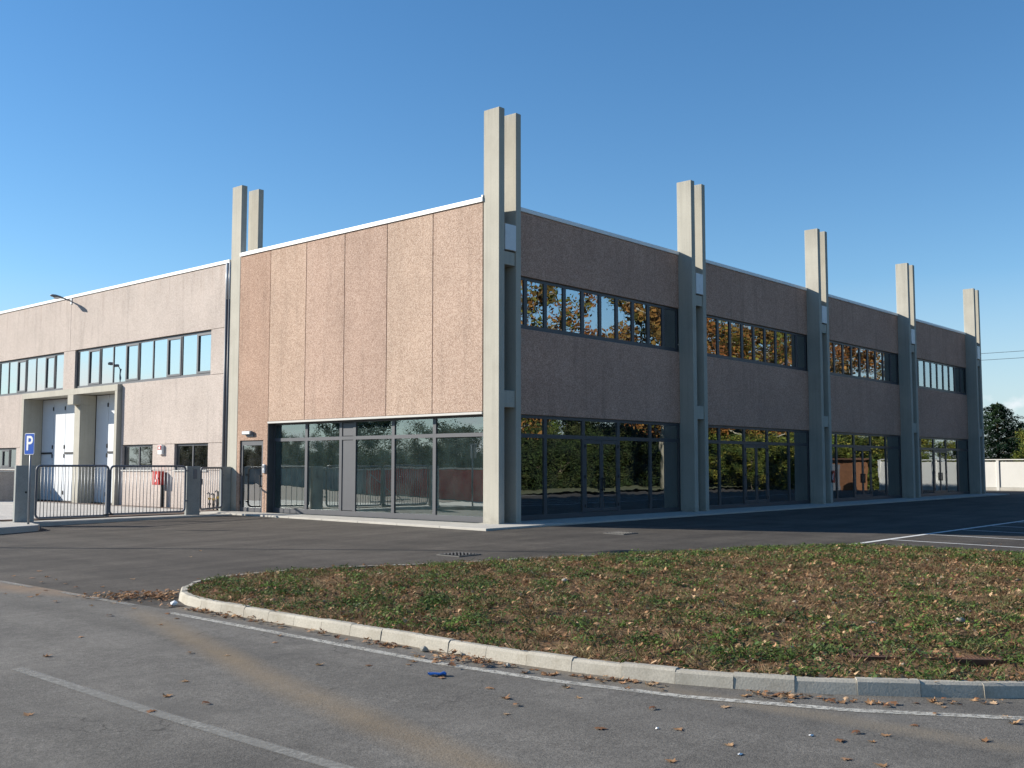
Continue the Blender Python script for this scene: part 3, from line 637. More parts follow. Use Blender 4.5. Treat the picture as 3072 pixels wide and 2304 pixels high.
# ---------------------------------------------------------------- beige wing on the left
wing = empty('warehouse', (0, 25, 0), 'long beige aggregate warehouse wing with strip windows left of the pink building', 'building')
bpy.context.view_layer.update(); winv = wing.matrix_world.inverted()
def wb(name, mat, *a, bevel=0, parent=wing):
    o = bx(name, mat, parent, *a, bevel); o.matrix_parent_inverse = winv if parent is wing else winv; return o
def wpanel(y0, y1, z0, z1): o = wb('wall_panel', M['beige'], 0, .2, y0+.006, y1-.006, z0+.006, z1-.006, bevel=.006); return o
YA, YB, YC = 13.42, 25.36, 37.6
for (a, b) in ((YA, YB), (YB, YC)): wpanel(a, b, 6.60, 8.93)
wpanel(YA, 14.30, 4.92, 6.60); wpanel(24.85, 25.92, 4.92, 6.60); wpanel(36.6, YC, 4.92, 6.60)
wpanel(YA, 20.70, 2.42, 4.92); wpanel(29.6, YC, 2.42, 4.92)
wpanel(YA, 14.35, 1.42, 2.42); wpanel(16.62, 18.22, 1.42, 2.42); wpanel(20.55, 20.70, 1.42, 2.42); wpanel(29.6, 30.4, 1.42, 2.42); wpanel(33.0, YC, 1.42, 2.42)
wpanel(YA, 20.70, -.1, 1.42); wpanel(29.6, YC, -.1, 1.42)
wb('backing', M['fascia'], .195, .24, YA, 20.7, 2.38, 2.46); wb('backing', M['fascia'], .18, .25, YA, YC, 6.56, 6.64); wb('backing', M['fascia'], .18, .25, YA, 20.7, 4.88, 4.915)
wb('coping', M['coping'], -.04, .3, YA-.26, YC, 8.935, 9.06, bevel=.008)
wb('wall_core', M['core'], .205, .30, YB-.3, YB+.3, 4.9, 8.9)
def wwin(y0, y1, z0, z1, n, sash, mat=M['glass']):
    m = MB(); x = .09; m.box(x, x+.08, y0, y1, z0, z0+.10).box(x, x+.08, y0, y1, z1-.07, z1)
    ys = [y0+(y1-y0)*i/n for i in range(n+1)]
    for y in ys: m.box(x+.003, x+.076, max(y-.032, y0), min(y+.032, y1), z0+.10, z1-.07)
    for i in sash:
        a, b = ys[i]+.032, ys[i+1]-.032
        m.box(x-.02, x+.06, a, a+.075, z0+.10, z1-.07).box(x-.02, x+.06, b-.075, b, z0+.10, z1-.07).box(x-.02, x+.06, a+.075, b-.075, z0+.10, z0+.175).box(x-.02, x+.06, a+.075, b-.075, z1-.145, z1-.07)
    o = m.build('window', M['frame2'], wing); o.matrix_parent_inverse = winv
    for i in range(n):
        a, b = ys[i]+.03, ys[i+1]-.03
        p = bx('pane', mat, o, -.004, .004, -(b-a)/2, (b-a)/2, -(z1-z0-.17)/2, (z1-z0-.17)/2); p.location = (x+.035, (a+b)/2, (z0+z1)/2+.015); p.rotation_euler = (0, R(random.uniform(-.2,.2)), R(random.uniform(-.25,.25)))
    return o
wwin(14.30, 24.85, 4.925, 6.59, 10, (0, 2, 5, 8), M['glassW']); wwin(25.92, 36.6, 4.925, 6.59, 11, (1, 4, 7), M['glassW'])
wwin(14.35, 16.62, 1.43, 2.41, 2, ()); wwin(18.22, 20.55, 1.43, 2.41, 2, ()); wwin(30.4, 33.0, 1.43, 2.41, 3, (1,))
for (a, b) in ((14.35,16.62), (18.22,20.55), (30.4,33.0)): wb('sill', M['fascia'], -.05, .09, a-.03, b+.03, 1.385, 1.425)
# loading portal
wb('portal_beam', M['concrete'], -.18, .7, 20.74, 29.56, 4.64, 4.90, bevel=.01)
for (a, b) in ((20.74, 20.96), (29.34, 29.56)): wb('portal_jamb', M['concrete'], -.18, .7, a, b, -.1, 4.64, bevel=.01)
wb('portal_column', M['concrete'], -.02, .68, 24.2, 24.72, -.1, 4.2, bevel=.01)
wb('corbel', M['concrete'], -.34, .68, 24.2, 24.72, 4.2, 4.62, bevel=.01)
for (a, b) in ((20.96, 24.2), (24.72, 29.34)):
    n = 3 if b-a < 4 else 4
    for i in range(n):
        y0, y1 = a+(b-a)*i/n, a+(b-a)*(i+1)/n
        d = wb('door_leaf', M['door_white'], .70, .76, y0+.012, y1-.012, .03, 4.62, bevel=.006)
        for z in (.3, 1.95, 2.35, 4.1):
            q = bx('hinge', M['black'], d, .672, .70, y0+.0, y0+.07, z, z+.17)
        if i % 2 == 1:
            q = bx('crash_bar', M['black'], d, .66, .69, y0+.05, y1-.05, 2.12, 2.2)
wb('door_backing', M['joint'], .765, .85, 20.9, 29.4, -.1, 4.7)
wb('drain_sill', M['iron'], .6, .69, 20.96, 29.34, .005, .03)
# downpipes in the corner beside the column
for (y, x) in ((13.27,-.055), (13.17,.0)):
    o = MB().tube([(x, y, .9), (x, y, 7.6)], .045, 10).build('downpipe', M['pipe'], wing, 0, True); o.matrix_parent_inverse = winv
    o = MB().tube([(x, y, 7.6), (x, y, 8.95)], .043, 10).build('downpipe', M['sheet'], wing, 0, True); o.matrix_parent_inverse = winv
    o = MB().tube([(x, y, -.05), (x, y, .9)], .05, 10).build('downpipe', M['pipe'], wing, 0, True); o.matrix_parent_inverse = winv
wb('corner_gap', M['joint'], .06, .3, 13.115, 13.42, -.1, 8.95)
wb('roof', M['core'], .3, 14, 13.75, 37.6, 8.5, 8.9); wb('end_wall', M['core'], .3, 1.2, 37.4, 37.6, -.1, 8.5)
wb('inner_wall', M['joint'], 1.2, 1.35, 13.5, 37.6, -.1, 8.5)

# ---------------------------------------------------------------- fixtures on the walls
# bracket lamp high on the wing
t = empty('wall_lamp', (0, 25.36, 8.80), 'grey street-lamp head on a short arm at the top of the beige wall', 'lamp')
MB().tube([(0,0,0), (-.14,0,.03), (-.30,0,.06)], .03, 8).build('arm', M['lampgrey'], t, 0, True)
bx('bracket', M['sheet'], t, -.03, 0, -.06, .06, -.14, .16, .006)
def lamp_head(t, x0, mat, z0=.05, L=.62, wdt=.13):
    m = MB(); prof = [(0,.035,.03), (.12,.055,.045), (.30,.9*wdt,.07), (.50,wdt,.085), (.62,.8*wdt,.07), (L,.3*wdt,.025)]
    for dx, wy, hz in prof:
        for k in range(12): a = k*math.pi/6; m.v.append((x0-dx, wy*math.cos(a), z0+.03+dx*.12+hz*(math.sin(a) if math.sin(a) > 0 else .45*math.sin(a))))
    for i in range(5): m.f += [(i*12+k, i*12+(k+1) % 12, (i+1)*12+(k+1) % 12, (i+1)*12+k) for k in range(12)]
    m.f += [tuple(range(12))[::-1], tuple(60+k for k in range(12))]
    m.build('head', mat, t, 0, True)
    g = MB()
    for j, (s, dz) in enumerate(((1.,0), (.8,-.045), (.4,-.07))):
        for k in range(12): a = k*math.pi/6; g.v.append((x0-.42+.15*s*math.cos(a), .1*s*math.sin(a), z0+.03+.05-.03+dz))
    for i in range(2): g.f += [(i*12+k, (i+1)*12+k, (i+1)*12+(k+1) % 12, i*12+(k+1) % 12) for k in range(12)]
    g.f.append(tuple(24+k for k in range(12))[::-1]); g.build('lens', M['diffuser'], t, 0, True)
lamp_head(t, -.25, M['lampgrey'], .04, .70, .17)
# bulkhead light, intercom, siren
t = empty('bulkhead_light', (0, 11.78, 2.73), 'small grey bulkhead light on the wall above the glass side door', 'light')
bx('body', M['lampgrey'], t, -.13, -.02, -.27, .27, -.06, .07, .02); bx('diffuser', M['diffuser'], t, -.145, -.128, -.22, .23, -.045, .055, .006); bx('mount', M['lampgrey'], t, -.05, 0, -.3, .1, -.13, .03, .01)
t = empty('intercom', (0, 10.83, 1.49), 'slim pale intercom box beside the glass side door', 'intercom')
bx('body', M['sheet'], t, -.06, 0, -.07, .07, -.15, .15, .015); bx('grille', M['pipe'], t, -.064, -.058, -.045, .045, .02, .11)
for z in (-.1, -.05): bx('button', M['black'], t, -.066, -.058, -.02, .02, z-.012, z+.012)
t = empty('alarm_siren', (0, 17.5, 2.22), 'red and white alarm siren box between two low windows of the beige wing', 'siren')
bx('housing', M['white'], t, -.11, 0, -.15, .15, -.2, .17, .015); bx('lens', M['red'], t, -.125, -.108, -.12, .12, -.02, .15, .01)
MB().tube([(-.13,0,.06), (-.124,0,.06)], .06, 14).build('sounder', M['white'], t)
def fire_cabinet(loc, rz, label, sy=1.):
    t = empty('fire_hose_cabinet', loc, label, 'fire cabinet', None, rz); t.scale = (1, sy, 1)
    bx('cabinet', M['red'], t, -.30, -.06, -.33, .33, .86, 1.36, .012)
    bx('symbol', M['white'], t, -.3035, -.2995, .10, .16, 1.02, 1.22); bx('symbol', M['white'], t, -.3035, -.2995, -.1, -.05, 1.08, 1.26); bx('symbol', M['white'], t, -.3035, -.2995, -.02, .06, .98, 1.06)
    bx('top_rim', M['red'], t, -.315, -.05, -.345, .345, 1.36, 1.385, .005)
    bx('lock', M['black'], t, -.315, -.298, -.27, -.23, 1.08, 1.14)
    bx('stand', M['black'], t, -.20, -.06, -.36, -.24, .02, .86, .01)
    return t
fire_cabinet((0, 17.4, 0), 0, 'red fire hose cabinet on a black stand against the beige wing', .75)
fire_cabinet((21.22, .30, 0), R(90), 'red fire hose cabinet beside the third column of the shaded side', .62)
for i, (y, h, lab) in enumerate(((13.92,.60,'black standpipe with brass tap by the corner, farthest left of three'), (13.66,.58,'black standpipe with brass tap, middle of three by the corner'), (13.40,.68,'tallest black standpipe with brass tap by the corner column'))):
    t = empty('standpipe', (-.15, y, .0), lab, 'standpipe', 'standpipes at the wing corner')
    MB().tube([(0,0,0), (0,0,h)], .028, 8).build('pipe', M['black'], t, 0, True)
    MB().tube([(0,0,h*.62), (0,0,h*.74)], .045, 8).build('valve', M['brass'], t)
    MB().tube([(-.07,0,h*.68), (.07,0,h*.68)], .018, 6).build('handwheel', M['brass'], t)
    MB().tube([(0,0,h*.3), (0,0,h*.42)], .05, 8).build('meter', M['black'], t)
    MB().tube([(0,0,h-.02), (-.06,0,h+.03), (-.11,0,h-.02)], .025, 8).build('spout', M['pipe'], t)

# ---------------------------------------------------------------- gates and fence
def pillar(x0, x1, y, z0, z1, label, sign=False):
    t = empty('gate_pillar', ((x0+x1)/2, y, z0), label, 'pillar', 'concrete gate pillars')
    hw = (x1-x0)/2
    bx('shaft', M['pillar'], t, -hw, hw, -.06, .06, 0, z1-z0, .01)
    if sign == 1: MB().tube([(.02,-.062,.85), (.02,-.058,.85)], .03, 10).build('hole', M['void'], t)
    if sign == 2: bx('mail_slot', M['pipe'], t, -.02, .12, -.072, -.059, z1-z0-.42, z1-z0-.1, .005)
    return t
pillar(-8.22, -7.66, 11.25, -.02, 1.6, 'wide grey concrete gate pillar behind the parking sign', 1)
pillar(-2.52, -2.02, 11.62, -.03, 1.58, 'grey concrete gate pillar between the double gate and the wicket', 2)
pillar(-.42, -.02, 12.86, -.0, 1.56, 'grey concrete gate pillar against the building corner')
def gate(x0, y0, x1, y1, z0, z1, n, label, cat='gate', extra=0):
    L = math.hypot(x1-x0, y1-y0); t = empty('gate', (x0, y0, z0), label, cat, None, math.atan2(y1-y0, x1-x0)); h = z1-z0; r = .12
    def rr(cx, cz, a0): return [(cx+r*math.cos(a0+k*math.pi/10), 0, cz+r*math.sin(a0+k*math.pi/10)) for k in range(6)]
    pts = rr(L-r, h-r, 0) + rr(r, h-r, math.pi/2) + rr(r, r, math.pi) + rr(L-r, r, 1.5*math.pi)
    MB().tube(pts, .034, 10, True).build('frame', M['gatepaint'], t, 0, True)
    bar = MB().tube([(0,0,.03), (0,0,h-.03)], .011, 6).mesh('bar', M['galv'], 0, True)
    for i in range(n): inst(bar, 'bar', t, (.03+(L-.06)*(i+1)/(n+1), 0, 0))
    return t
g1 = gate(-7.58, 11.30, -5.34, 11.38, .07, 1.59, 20, 'left leaf of the grey barred double gate, nearest the parking sign')
g2 = gate(-5.26, 11.40, -2.62, 11.50, .10, 1.58, 20, 'right leaf of the grey barred double gate, in front of the fire cabinet')
bx('post', M['gatepaint'], g1, 2.18, 2.27, -.05, .05, -.04, 1.40, .01); bx('drop_bolt', M['black'], g1, 2.1, 2.35, -.07, -.03, .02, .05)
bx('latch', M['black'], g2, -.05, .1, -.06, -.02, -.02, .02)
for z in (.32, 1.3): bx('hinge', M['gatepaint'], g2, 2.64, 2.74, -.03, .03, z, z+.05)
g3 = gate(-1.94, 11.66, -.48, 12.66, .14, 1.52, 8, 'narrow wicket gate with rounded frame beside the building corner')
bx('lock_case', M['gatepaint'], g3, -.03, .07, -.045, .045, .82, 1.02, .015)
for z in (.15, 1.1): bx('hinge', M['gatepaint'], g3, 1.75, 1.86, -.025, .025, z, z+.05)
# fence stay at the far left
t = empty('fence_stay', (-7.9, 14.9, 0), 'thin steel post with a slanting stay left of the gate pillar', 'fence post')
MB().tube([(-.9,1.2,.0), (-.9,1.2,1.32)], .025, 8).build('post', M['galv'], t, 0, True); MB().tube([(-2.2,.6,.0), (-.92,1.2,1.25)], .022, 8).build('stay', M['galv'], t, 0, True)
bx('foot_rail', M['galv'], t, -3.2, -.9, 1.17, 1.23, .02, .07)
t = empty('low_wall', (-2.6, 29.5, 0), 'low beige wall stub standing out from the wing at the far left', 'wall')
bx('wall', M['beige'], t, -.25, 2.55, 0, .3, .0, 1.3, .01); bx('cap', M['fascia'], t, -.3, 2.55, -.05, .35, 1.3, 1.36, .01)
# parking sign
t = empty('parking_sign', (-8.52, 9.62, 0), 'blue parking sign with white letter P on a thin grey post', 'sign')
MB().tube([(0,0,0), (0,0,2.45)], .03, 12).build('post', M['galv'], t, 0, True)
rzs = R(13)
def rrect(w_, h_, r, d0, d1):
    p = []
    for cx, cy, a0 in ((w_/2-r,h_/2-r,0), (-w_/2+r,h_/2-r,90), (-w_/2+r,-h_/2+r,180), (w_/2-r,-h_/2+r,270)):
        p += [(cx+r*math.cos(R(a0+k*22.5)), cy+r*math.sin(R(a0+k*22.5))) for k in range(5)]
    m = MB(); n = len(p); m.v = [(d0, -x, y) for x, y in p] + [(d1, -x, y) for x, y in p]
    m.f = [tuple(range(n))[::-1], tuple(range(n, 2*n))] + [(i, (i+1) % n, n+(i+1) % n, n+i) for i in range(n)]; return m
pl = rrect(.40, .58, .035, -.05, -.035).build('plate', M['white'], t); pl.location = (0,0,2.19); pl.rotation_euler = (0,0,rzs)
fc = rrect(.375, .555, .03, -.0525, -.0495).build('face', M['blue'], pl)
bk = rrect(.41, .59, .035, -.036, -.028).build('back', M['galv'], pl)
cu = bpy.data.curves.new('letter', 'FONT'); cu.body = 'P'; cu.size = .56; cu.align_x = 'CENTER'; cu.align_y = 'CENTER'; cu.extrude = .0015; cu.offset = .008
tmp = bpy.data.objects.new('tmp', cu); col.objects.link(tmp); bpy.context.view_layer.update()
lm = bpy.data.meshes.new_from_object(tmp.evaluated_get(bpy.context.evaluated_depsgraph_get())); bpy.data.objects.remove(tmp)
lm.materials.clear(); lm.materials.append(M['white'])
lo = inst(lm, 'letter', pl, (-.0545, 0, 0), (R(90), 0, R(-90)))

# street lamp standing outside the picture on the left; its shadow crosses the forecourt
for (lx, ly, lab) in ((-14.55, 9.15, 'tall grey street lamp left of the forecourt, seen only by its long shadow'), (-12.7, 45.3, 'tall grey street lamp mirrored in the upper windows of the beige wing')):
    t = empty('street_lamp', (lx, ly, 0), lab, 'street lamp', 'street lamps')
    MB().tube([(0,0,-.4), (0,0,4), (0,0,8)], .075, 12, r2=.045).build('pole', M['lampgrey'], t, 0, True); bx('base', M['lampgrey'], t, -.12,.12,-.12,.12,-.3,.5,.02)
    MB().tube([(0,0,7.95), (.15,-.1,8.1), (.4,-.25,8.15)], .035, 8).build('arm', M['lampgrey'], t, 0, True)
    MB().box(.3, 1.0, -.5, -.12, 8.08, 8.24).build('head', M['lampgrey'], t, .05)

# ---------------------------------------------------------------- drains, litter and leaves on the asphalt
def drain(x, y, s, rz, label):
    z = float(gz(x, y)); t = empty('drain_grate', (x, y, z), label, 'drain', None, rz)
    sl_ = (float(gz(x+.3, y))-float(gz(x-.3, y)))/.6; t.rotation_euler = (math.atan((float(gz(x,y+.3))-float(gz(x,y-.3)))/.6), -math.atan(sl_), rz)
    bx('pit', M['void'], t, -s, s, -s, s, -.05, .012)
    f = MB(); f.box(-s-.04,s+.04,-s-.04,-s,-.05,.02).box(-s-.04,s+.04,s,s+.04,-.05,.02).box(-s-.04,-s,-s,s,-.05,.02).box(s,s+.04,-s,s,-.05,.02).build('rim', M['iron'], t)
    q = s*math.sqrt(2); n = 11
    for i in range(n):
        c = -q + 2*q*(i+.5)/n; hl = q-abs(c)-.01
        o = bx('bar', M['iron'], t, -.015, .015, -hl, hl, .0125, .03); o.location = (c/math.sqrt(2), -c/math.sqrt(2), 0); o.rotation_euler = (0, 0, R(-45))
drain(-6.52, -4.84, .27, 0, 'square iron drain grate in the sunny forecourt before the corner column')
drain(.20, -3.92, .27, 0, 'square iron drain grate near the shadow edge by the first bay')
# rusty double grate lying among the weeds
t = empty('rusty_grate', (-11.58, -15.68, float(soil_z(np.array([-11.58]), np.array([-15.68]))[0])-.035), 'rusty slatted iron grate frame lying among the weeds', 'grate', None, math.atan2(-1.12, .72))
f = MB(); f.box(-.66,.66,-.27,-.225,.0,.05).box(-.66,.66,.225,.27,.0,.05).box(-.66,-.615,-.225,.225,.0,.05).box(.615,.66,-.225,.225,.0,.05).box(-.02,.02,-.225,.225,.004,.047).build('rim', M['rust'], t)
b = MB().box(-.009, .009, -.225, .225, .008, .042).mesh('slat', M['rust'])
for i in range(36):
    x = -.6+1.2*(i+.5)/36
    if abs(x) > .03: inst(b, 'slat', t, (x, 0, 0), (0, 0, R(0)))
# crushed blue can and scraps
t = empty('crushed_can', (-14.68, -12.545, float(gz(-14.68,-12.545))+.006), 'flattened blue drink can on the road near the white edge line', 'can', None, R(-50))
m = MB()
for i, (x, ry, rz_) in enumerate(((-.085,.026,.010), (-.065,.036,.015), (-.02,.042,.008), (.02,.040,.010), (.055,.036,.018), (.078,.026,.013))):
    for k in range(12): a = k*math.pi/6; m.v.append((x, ry*math.cos(a)+.008*math.sin(i*2), .02+rz_*math.sin(a)+.004*math.cos(i*3)))
for i in range(5): m.f += [(i*12+k, (i+1)*12+k, (i+1)*12+(k+1) % 12, i*12+(k+1) % 12) for k in range(12)]
m.build('body', M['can'], t, 0, True)
for x in (-.075, .072):
    e = MB(); e.v = [(x, .026*math.cos(k*math.pi/6)+.002, .02+.014*math.sin(k*math.pi/6)) for k in range(12)] + [(x+math.copysign(.003, x), .024*math.cos(k*math.pi/6)+.002, .02+.012*math.sin(k*math.pi/6)) for k in range(12)]
    e.f = [(k, (k+1) % 12, 12+(k+1) % 12, 12+k) for k in range(12)] + [tuple(range(12, 24))]; e.build('end', M['sheet'], t)
def scrap(x, y, s, label):
    m = MB(); n = 9; z = float(gz(x, y))+.006
    m.v = [(0,0,.012)] + [(s*random.uniform(.5,1)*math.cos(k*2*math.pi/n)*1.5, s*random.uniform(.4,.9)*math.sin(k*2*math.pi/n), random.uniform(0,.008)) for k in range(n)]
    m.f = [(0, 1+k, 1+(k+1) % n) for k in range(n)]; o = m.build('paper_scrap', M['white'], None, 0, False, (x, y, z)); tag(o, label, 'litter', 'white scraps on the road')
scrap(-14.36, -15.92, .025, 'small white paper scrap on the road beside two long curled leaves'); scrap(-15.1, -15.78, .03, 'white paper scrap on the road nearest the bottom edge'); scrap(-14.91, -15.01, .015, 'tiny white scrap on the road between scattered leaves')
for (x, y, s, lab) in ((-13.95,-11.62,.045,'grey angular stone at the kerb foot beside the leaf heap'), (-13.97,-12.75,.03,'round pale stone against the kerb foot'), (-14.05,-13.07,.022,'small pale stone on the grit beside the kerb'), (-13.86,-6.82,.05,'white crumpled lump at the rounded tip of the kerb')):
    V = IV*rng.uniform(.75,1.2,(len(IV),1))*np.array((s*1.2, s, s*.8)); m = MB(); m.v = [tuple(v) for v in V]; m.f = [tuple(int(i) for i in f) for f in IF]
    o = m.build('stone', M['white'] if s == .05 else M['kerb'], None, .004, False, (x, y, float(gz(x, y))+s*.6)); tag(o, lab, 'stone')
ROADL = [(-13.11,-1.25),(-13.74,-1.69),(-13.67,-2.2),(-13.45,-2.24),(-13.85,-2.96),(-14.26,-3.22),(-13.51,-2.73),(-13.66,-3.35),(-13.8,-3.99),(-14.26,-3.96),(-14.69,-4.47),(-14.79,-3.91),(-14.19,-4.9),(-13.52,-4.22),(-14.73,-5.31),(-14.26,-5.98),(-14.57,-6.0),(-14.34,-6.67),(-14.87,-7.03),(-14.29,-7.38),(-14.42,-7.83),(-14.8,-8.12),(-15.81,-8.23),(-16.56,-9.02),(-15.57,-9.95),(-15.37,-10.32),(-15.08,-11.36),(-16.27,-11.07),(-16.63,-11.92),(-17.03,-11.83),(-17.7,-11.24),(-16.7,-11.46),(-14.64,-10.09),(-14.36,-9.77),(-14.05,-9.4),(-10.07,-1.05),(-9.23,-.03),(-12.7,-3.65),(-12.06,-4.47),(-14.8,-11.73),(-14.5,-11.97),(-14.38,-11.92),(-14.74,-13.22),(-14.92,-13.56),(-15.06,-13.81),(-15.3,-13.92),(-14.29,-13.7),(-14.53,-14.01),(-14.44,-14.66),(-15.19,-14.69),(-14.82,-15.12),(-15.53,-15.54),(-14.71,-12.63),(-14.0,-14.11),(-13.87,-14.36),(-14.0,-15.04),(-13.53,-15.35),(-14.94,-15.6),(-14.08,-16.13),(-14.34,-16.12),(-14.01,-16.31),(-14.23,-16.31),(-14.75,-16.33),(-13.71,-16.87),(-13.18,-16.36),(-12.88,-16.78),(-13.07,-16.87),(-12.88,-16.31),(-13.18,-15.99),(-13.59,-16.36),(-14.73,-16.58)]
LOTL = [(1.98,-9.66),(4.12,-11.5),(3.99,-11.78),(1.19,-12.78),(4.18,-9.83),(6.56,-9.28)]
lms = []
for i, (V, F) in enumerate(LS):
    c = BRL[i % len(BRL)]*1.05; W = V.copy(); W[:,2] -= W[:,2].min()
    W[:,2] *= .42; lms.append(np_mesh('leaf', W, F, M['leaf'], np.repeat(c[None], len(W), 0)*np.linspace(.85, 1.1, len(W))[:,None]))
for i, (x, y) in enumerate(ROADL + LOTL):
    o = inst(lms[i*7 % 10], 'fallen_leaf', None, (x, y, float(gz(x, y))+.007), (R(random.uniform(-4,4)), R(random.uniform(-4,4)), random.uniform(0, 6.28)), random.uniform(.10, .17))
    onlot = i >= len(ROADL); fc_ = x > -14.1 and y > -5 and not onlot
    cl = BRL[(i*7 % 10) % len(BRL)][0]; cw = 'pale tan' if cl > .4 else 'mid-brown' if cl > .3 else 'dark brown'; sz_ = 'large' if o.scale[0] > .145 else 'small' if o.scale[0] < .12 else 'medium-sized'
    if onlot: zone = 'on the white-lined parking bays'
    elif fc_: zone = 'on the dark forecourt ' + ('far from the kerb towards the building' if x > -11 else 'close to the leafy kerb tip' if y < -3.3 else 'beside the junction dashes')
    elif abs(x+17.03) < .5: zone = 'beside the faded centre line'
    elif y > -7.2: zone = 'near the faded junction dashes' if x > -14.5 else 'on the grey road left of the kerb tip'
    elif x < -15.6: zone = 'on the road between centre line and tan streak'
    elif y < -15.4: zone = 'on the road at bottom right' if x < -13.6 else 'between edge line and bending kerb'
    elif y < -13.0: zone = 'on the road right of the blue can'
    elif x < -14.9: zone = 'on the tan dirt streak in the road'
    else: zone = 'along the white edge line left of the blue can'
    tag(o, sz_ + ' ' + cw + ' curled leaf ' + zone, 'leaf', 'leaves on the parking bays' if onlot else 'leaves on the forecourt' if fc_ else 'leaves scattered on the road')
# heaps of leaves against the kerb
def heap(name, cx, cy, n, sx_, sy_, rot, label, h=.05):
    P = []
    while len(P) < n:
        u, v = random.gauss(0, sx_), random.gauss(0, sy_); x = cx+u*math.cos(rot)-v*math.sin(rot); y = cy+u*math.sin(rot)+v*math.cos(rot)
        if not inside(np.array([x]), np.array([y]))[0] and edge_dist(np.array([x]), np.array([y]))[0] > .13: P.append((x, y))
    P = np.array(P); r = np.hypot(P[:,0]-cx, P[:,1]-cy)
    Z = gz(P[:,0], P[:,1]) + .006 + rng.uniform(0, 1, n)*h*(n > 60)*np.exp(-(r/(2*max(sx_, sy_)))**2)
    tag(link(bpy.data.objects.new(name, leaves_mesh(name, P, Z, .07, .15, .22 if n < 60 else .4))), label, 'leaf heap', kind='stuff')
heap('leaf_heap', -13.62, -5.85, 250, .45, .22, R(-60), 'heap of brown leaves at the rounded tip of the kerb')
heap('leaf_heap', -14.08, -12.3, 75, .28, .11, R(-80), 'heap of brown leaves covering the white edge line by the kerb')
heap('leaf_heap', -13.97, -8.3, 90, .95, .05, R(-90), 'thin row of leaves along the straight kerb foot near its tip', .03)
heap('leaf_heap', -13.99, -11.1, 28, .16, .05, R(-90), 'small clump of leaves at the kerb foot left of the big heap', .03)
heap('leaf_heap', -13.82, -13.8, 30, .2, .05, R(-78), 'clump of leaves at the kerb foot right of the standing leaf', .04)
heap('leaf_heap', -13.98, -13.25, 12, .18, .05, R(-85), 'few curled leaves leaning on the kerb', .04)
heap('leaf_heap', -13.42, -15.15, 34, .18, .05, R(-68), 'dark clump of leaves where the kerb begins to bend', .03)
heap('leaf_heap', -13.12, -15.8, 14, .22, .06, R(-55), 'large brown leaves against the bending kerb on the right', .04)
heap('leaf_heap', -12.6, -16.35, 16, .3, .07, R(-50), 'leaves against the kerb at the right edge', .03)

# ---------------------------------------------------------------- boundary walls and trees
def white_wall(x, y0, y1):
    t = empty('boundary_wall', (x, y0, 0), 'white precast boundary wall beyond the far end of the building', 'wall'); n = int((y1-y0)/1.95)
    pn = MB().box(.06, .14, .09, 1.86, .16, 1.84).mesh('panel', M['whitewall'], .006); ps = MB().box(0, .22, -.09, .09, -.3, 1.95).mesh('post', M['whitewall'], .008); cp = MB().box(-.02, .24, .0, 1.95, 1.955, 2.02).mesh('coping', M['whitewall'], .005); pn2 = MB().box(.02, .2, .09, 1.86, -.3, .15).mesh('plinth', M['pave'], .006)
    for i in range(n):
        inst(pn, 'panel', t, (0, i*1.95, 0)); inst(ps, 'post', t, (0, i*1.95, 0)); inst(cp, 'coping', t, (0, i*1.95, 0)); inst(pn2, 'plinth', t, (0, i*1.95, 0))
white_wall(52.0, -9.2, 14)
t = empty('garden_shed', (55.5, -13.6, -.3), 'orange brick shed mirrored in the fourth shop front of the shaded side', 'shed')
bx('wall', plain('orange brick', (.17,.075,.035), .9, .2, 3, .2, 20, .2), t, -1.2, 1.2, -1.5, 1.5, 0, 2.3); bx('roof', M['rust'], t, -1.5, 1.5, -1.8, 1.8, 2.3, 2.45, .02); bx('door', M['gatepaint'], t, -1.23, -1.2, -.4, .5, 0, 2.0)
def rend_wall(pts, mat, h, label):
    (xa, ya), (xb, yb) = pts; L = math.hypot(xb-xa, yb-ya); t = empty('garden_wall', (xa, ya, -.45), label, 'wall', None, math.atan2(yb-ya, xb-xa))
    bx('wall', mat, t, 0, L, -.1, .1, 0, h+.45, .01); bx('coping', M['pave'], t, -.05, L+.05, -.16, .16, h+.45, h+.53, .01)
rend_wall(((-12.15, 12.3), (-18.5, 27.5)), M['maroon'], 1.42, 'low maroon wall with pale coping, mirrored in the sunlit shop front')
rend_wall(((-18.7, 28.0), (-34, 62)), M['greywall'], 1.40, 'low grey wall with pale coping, mirrored at the left of the sunlit shop front')

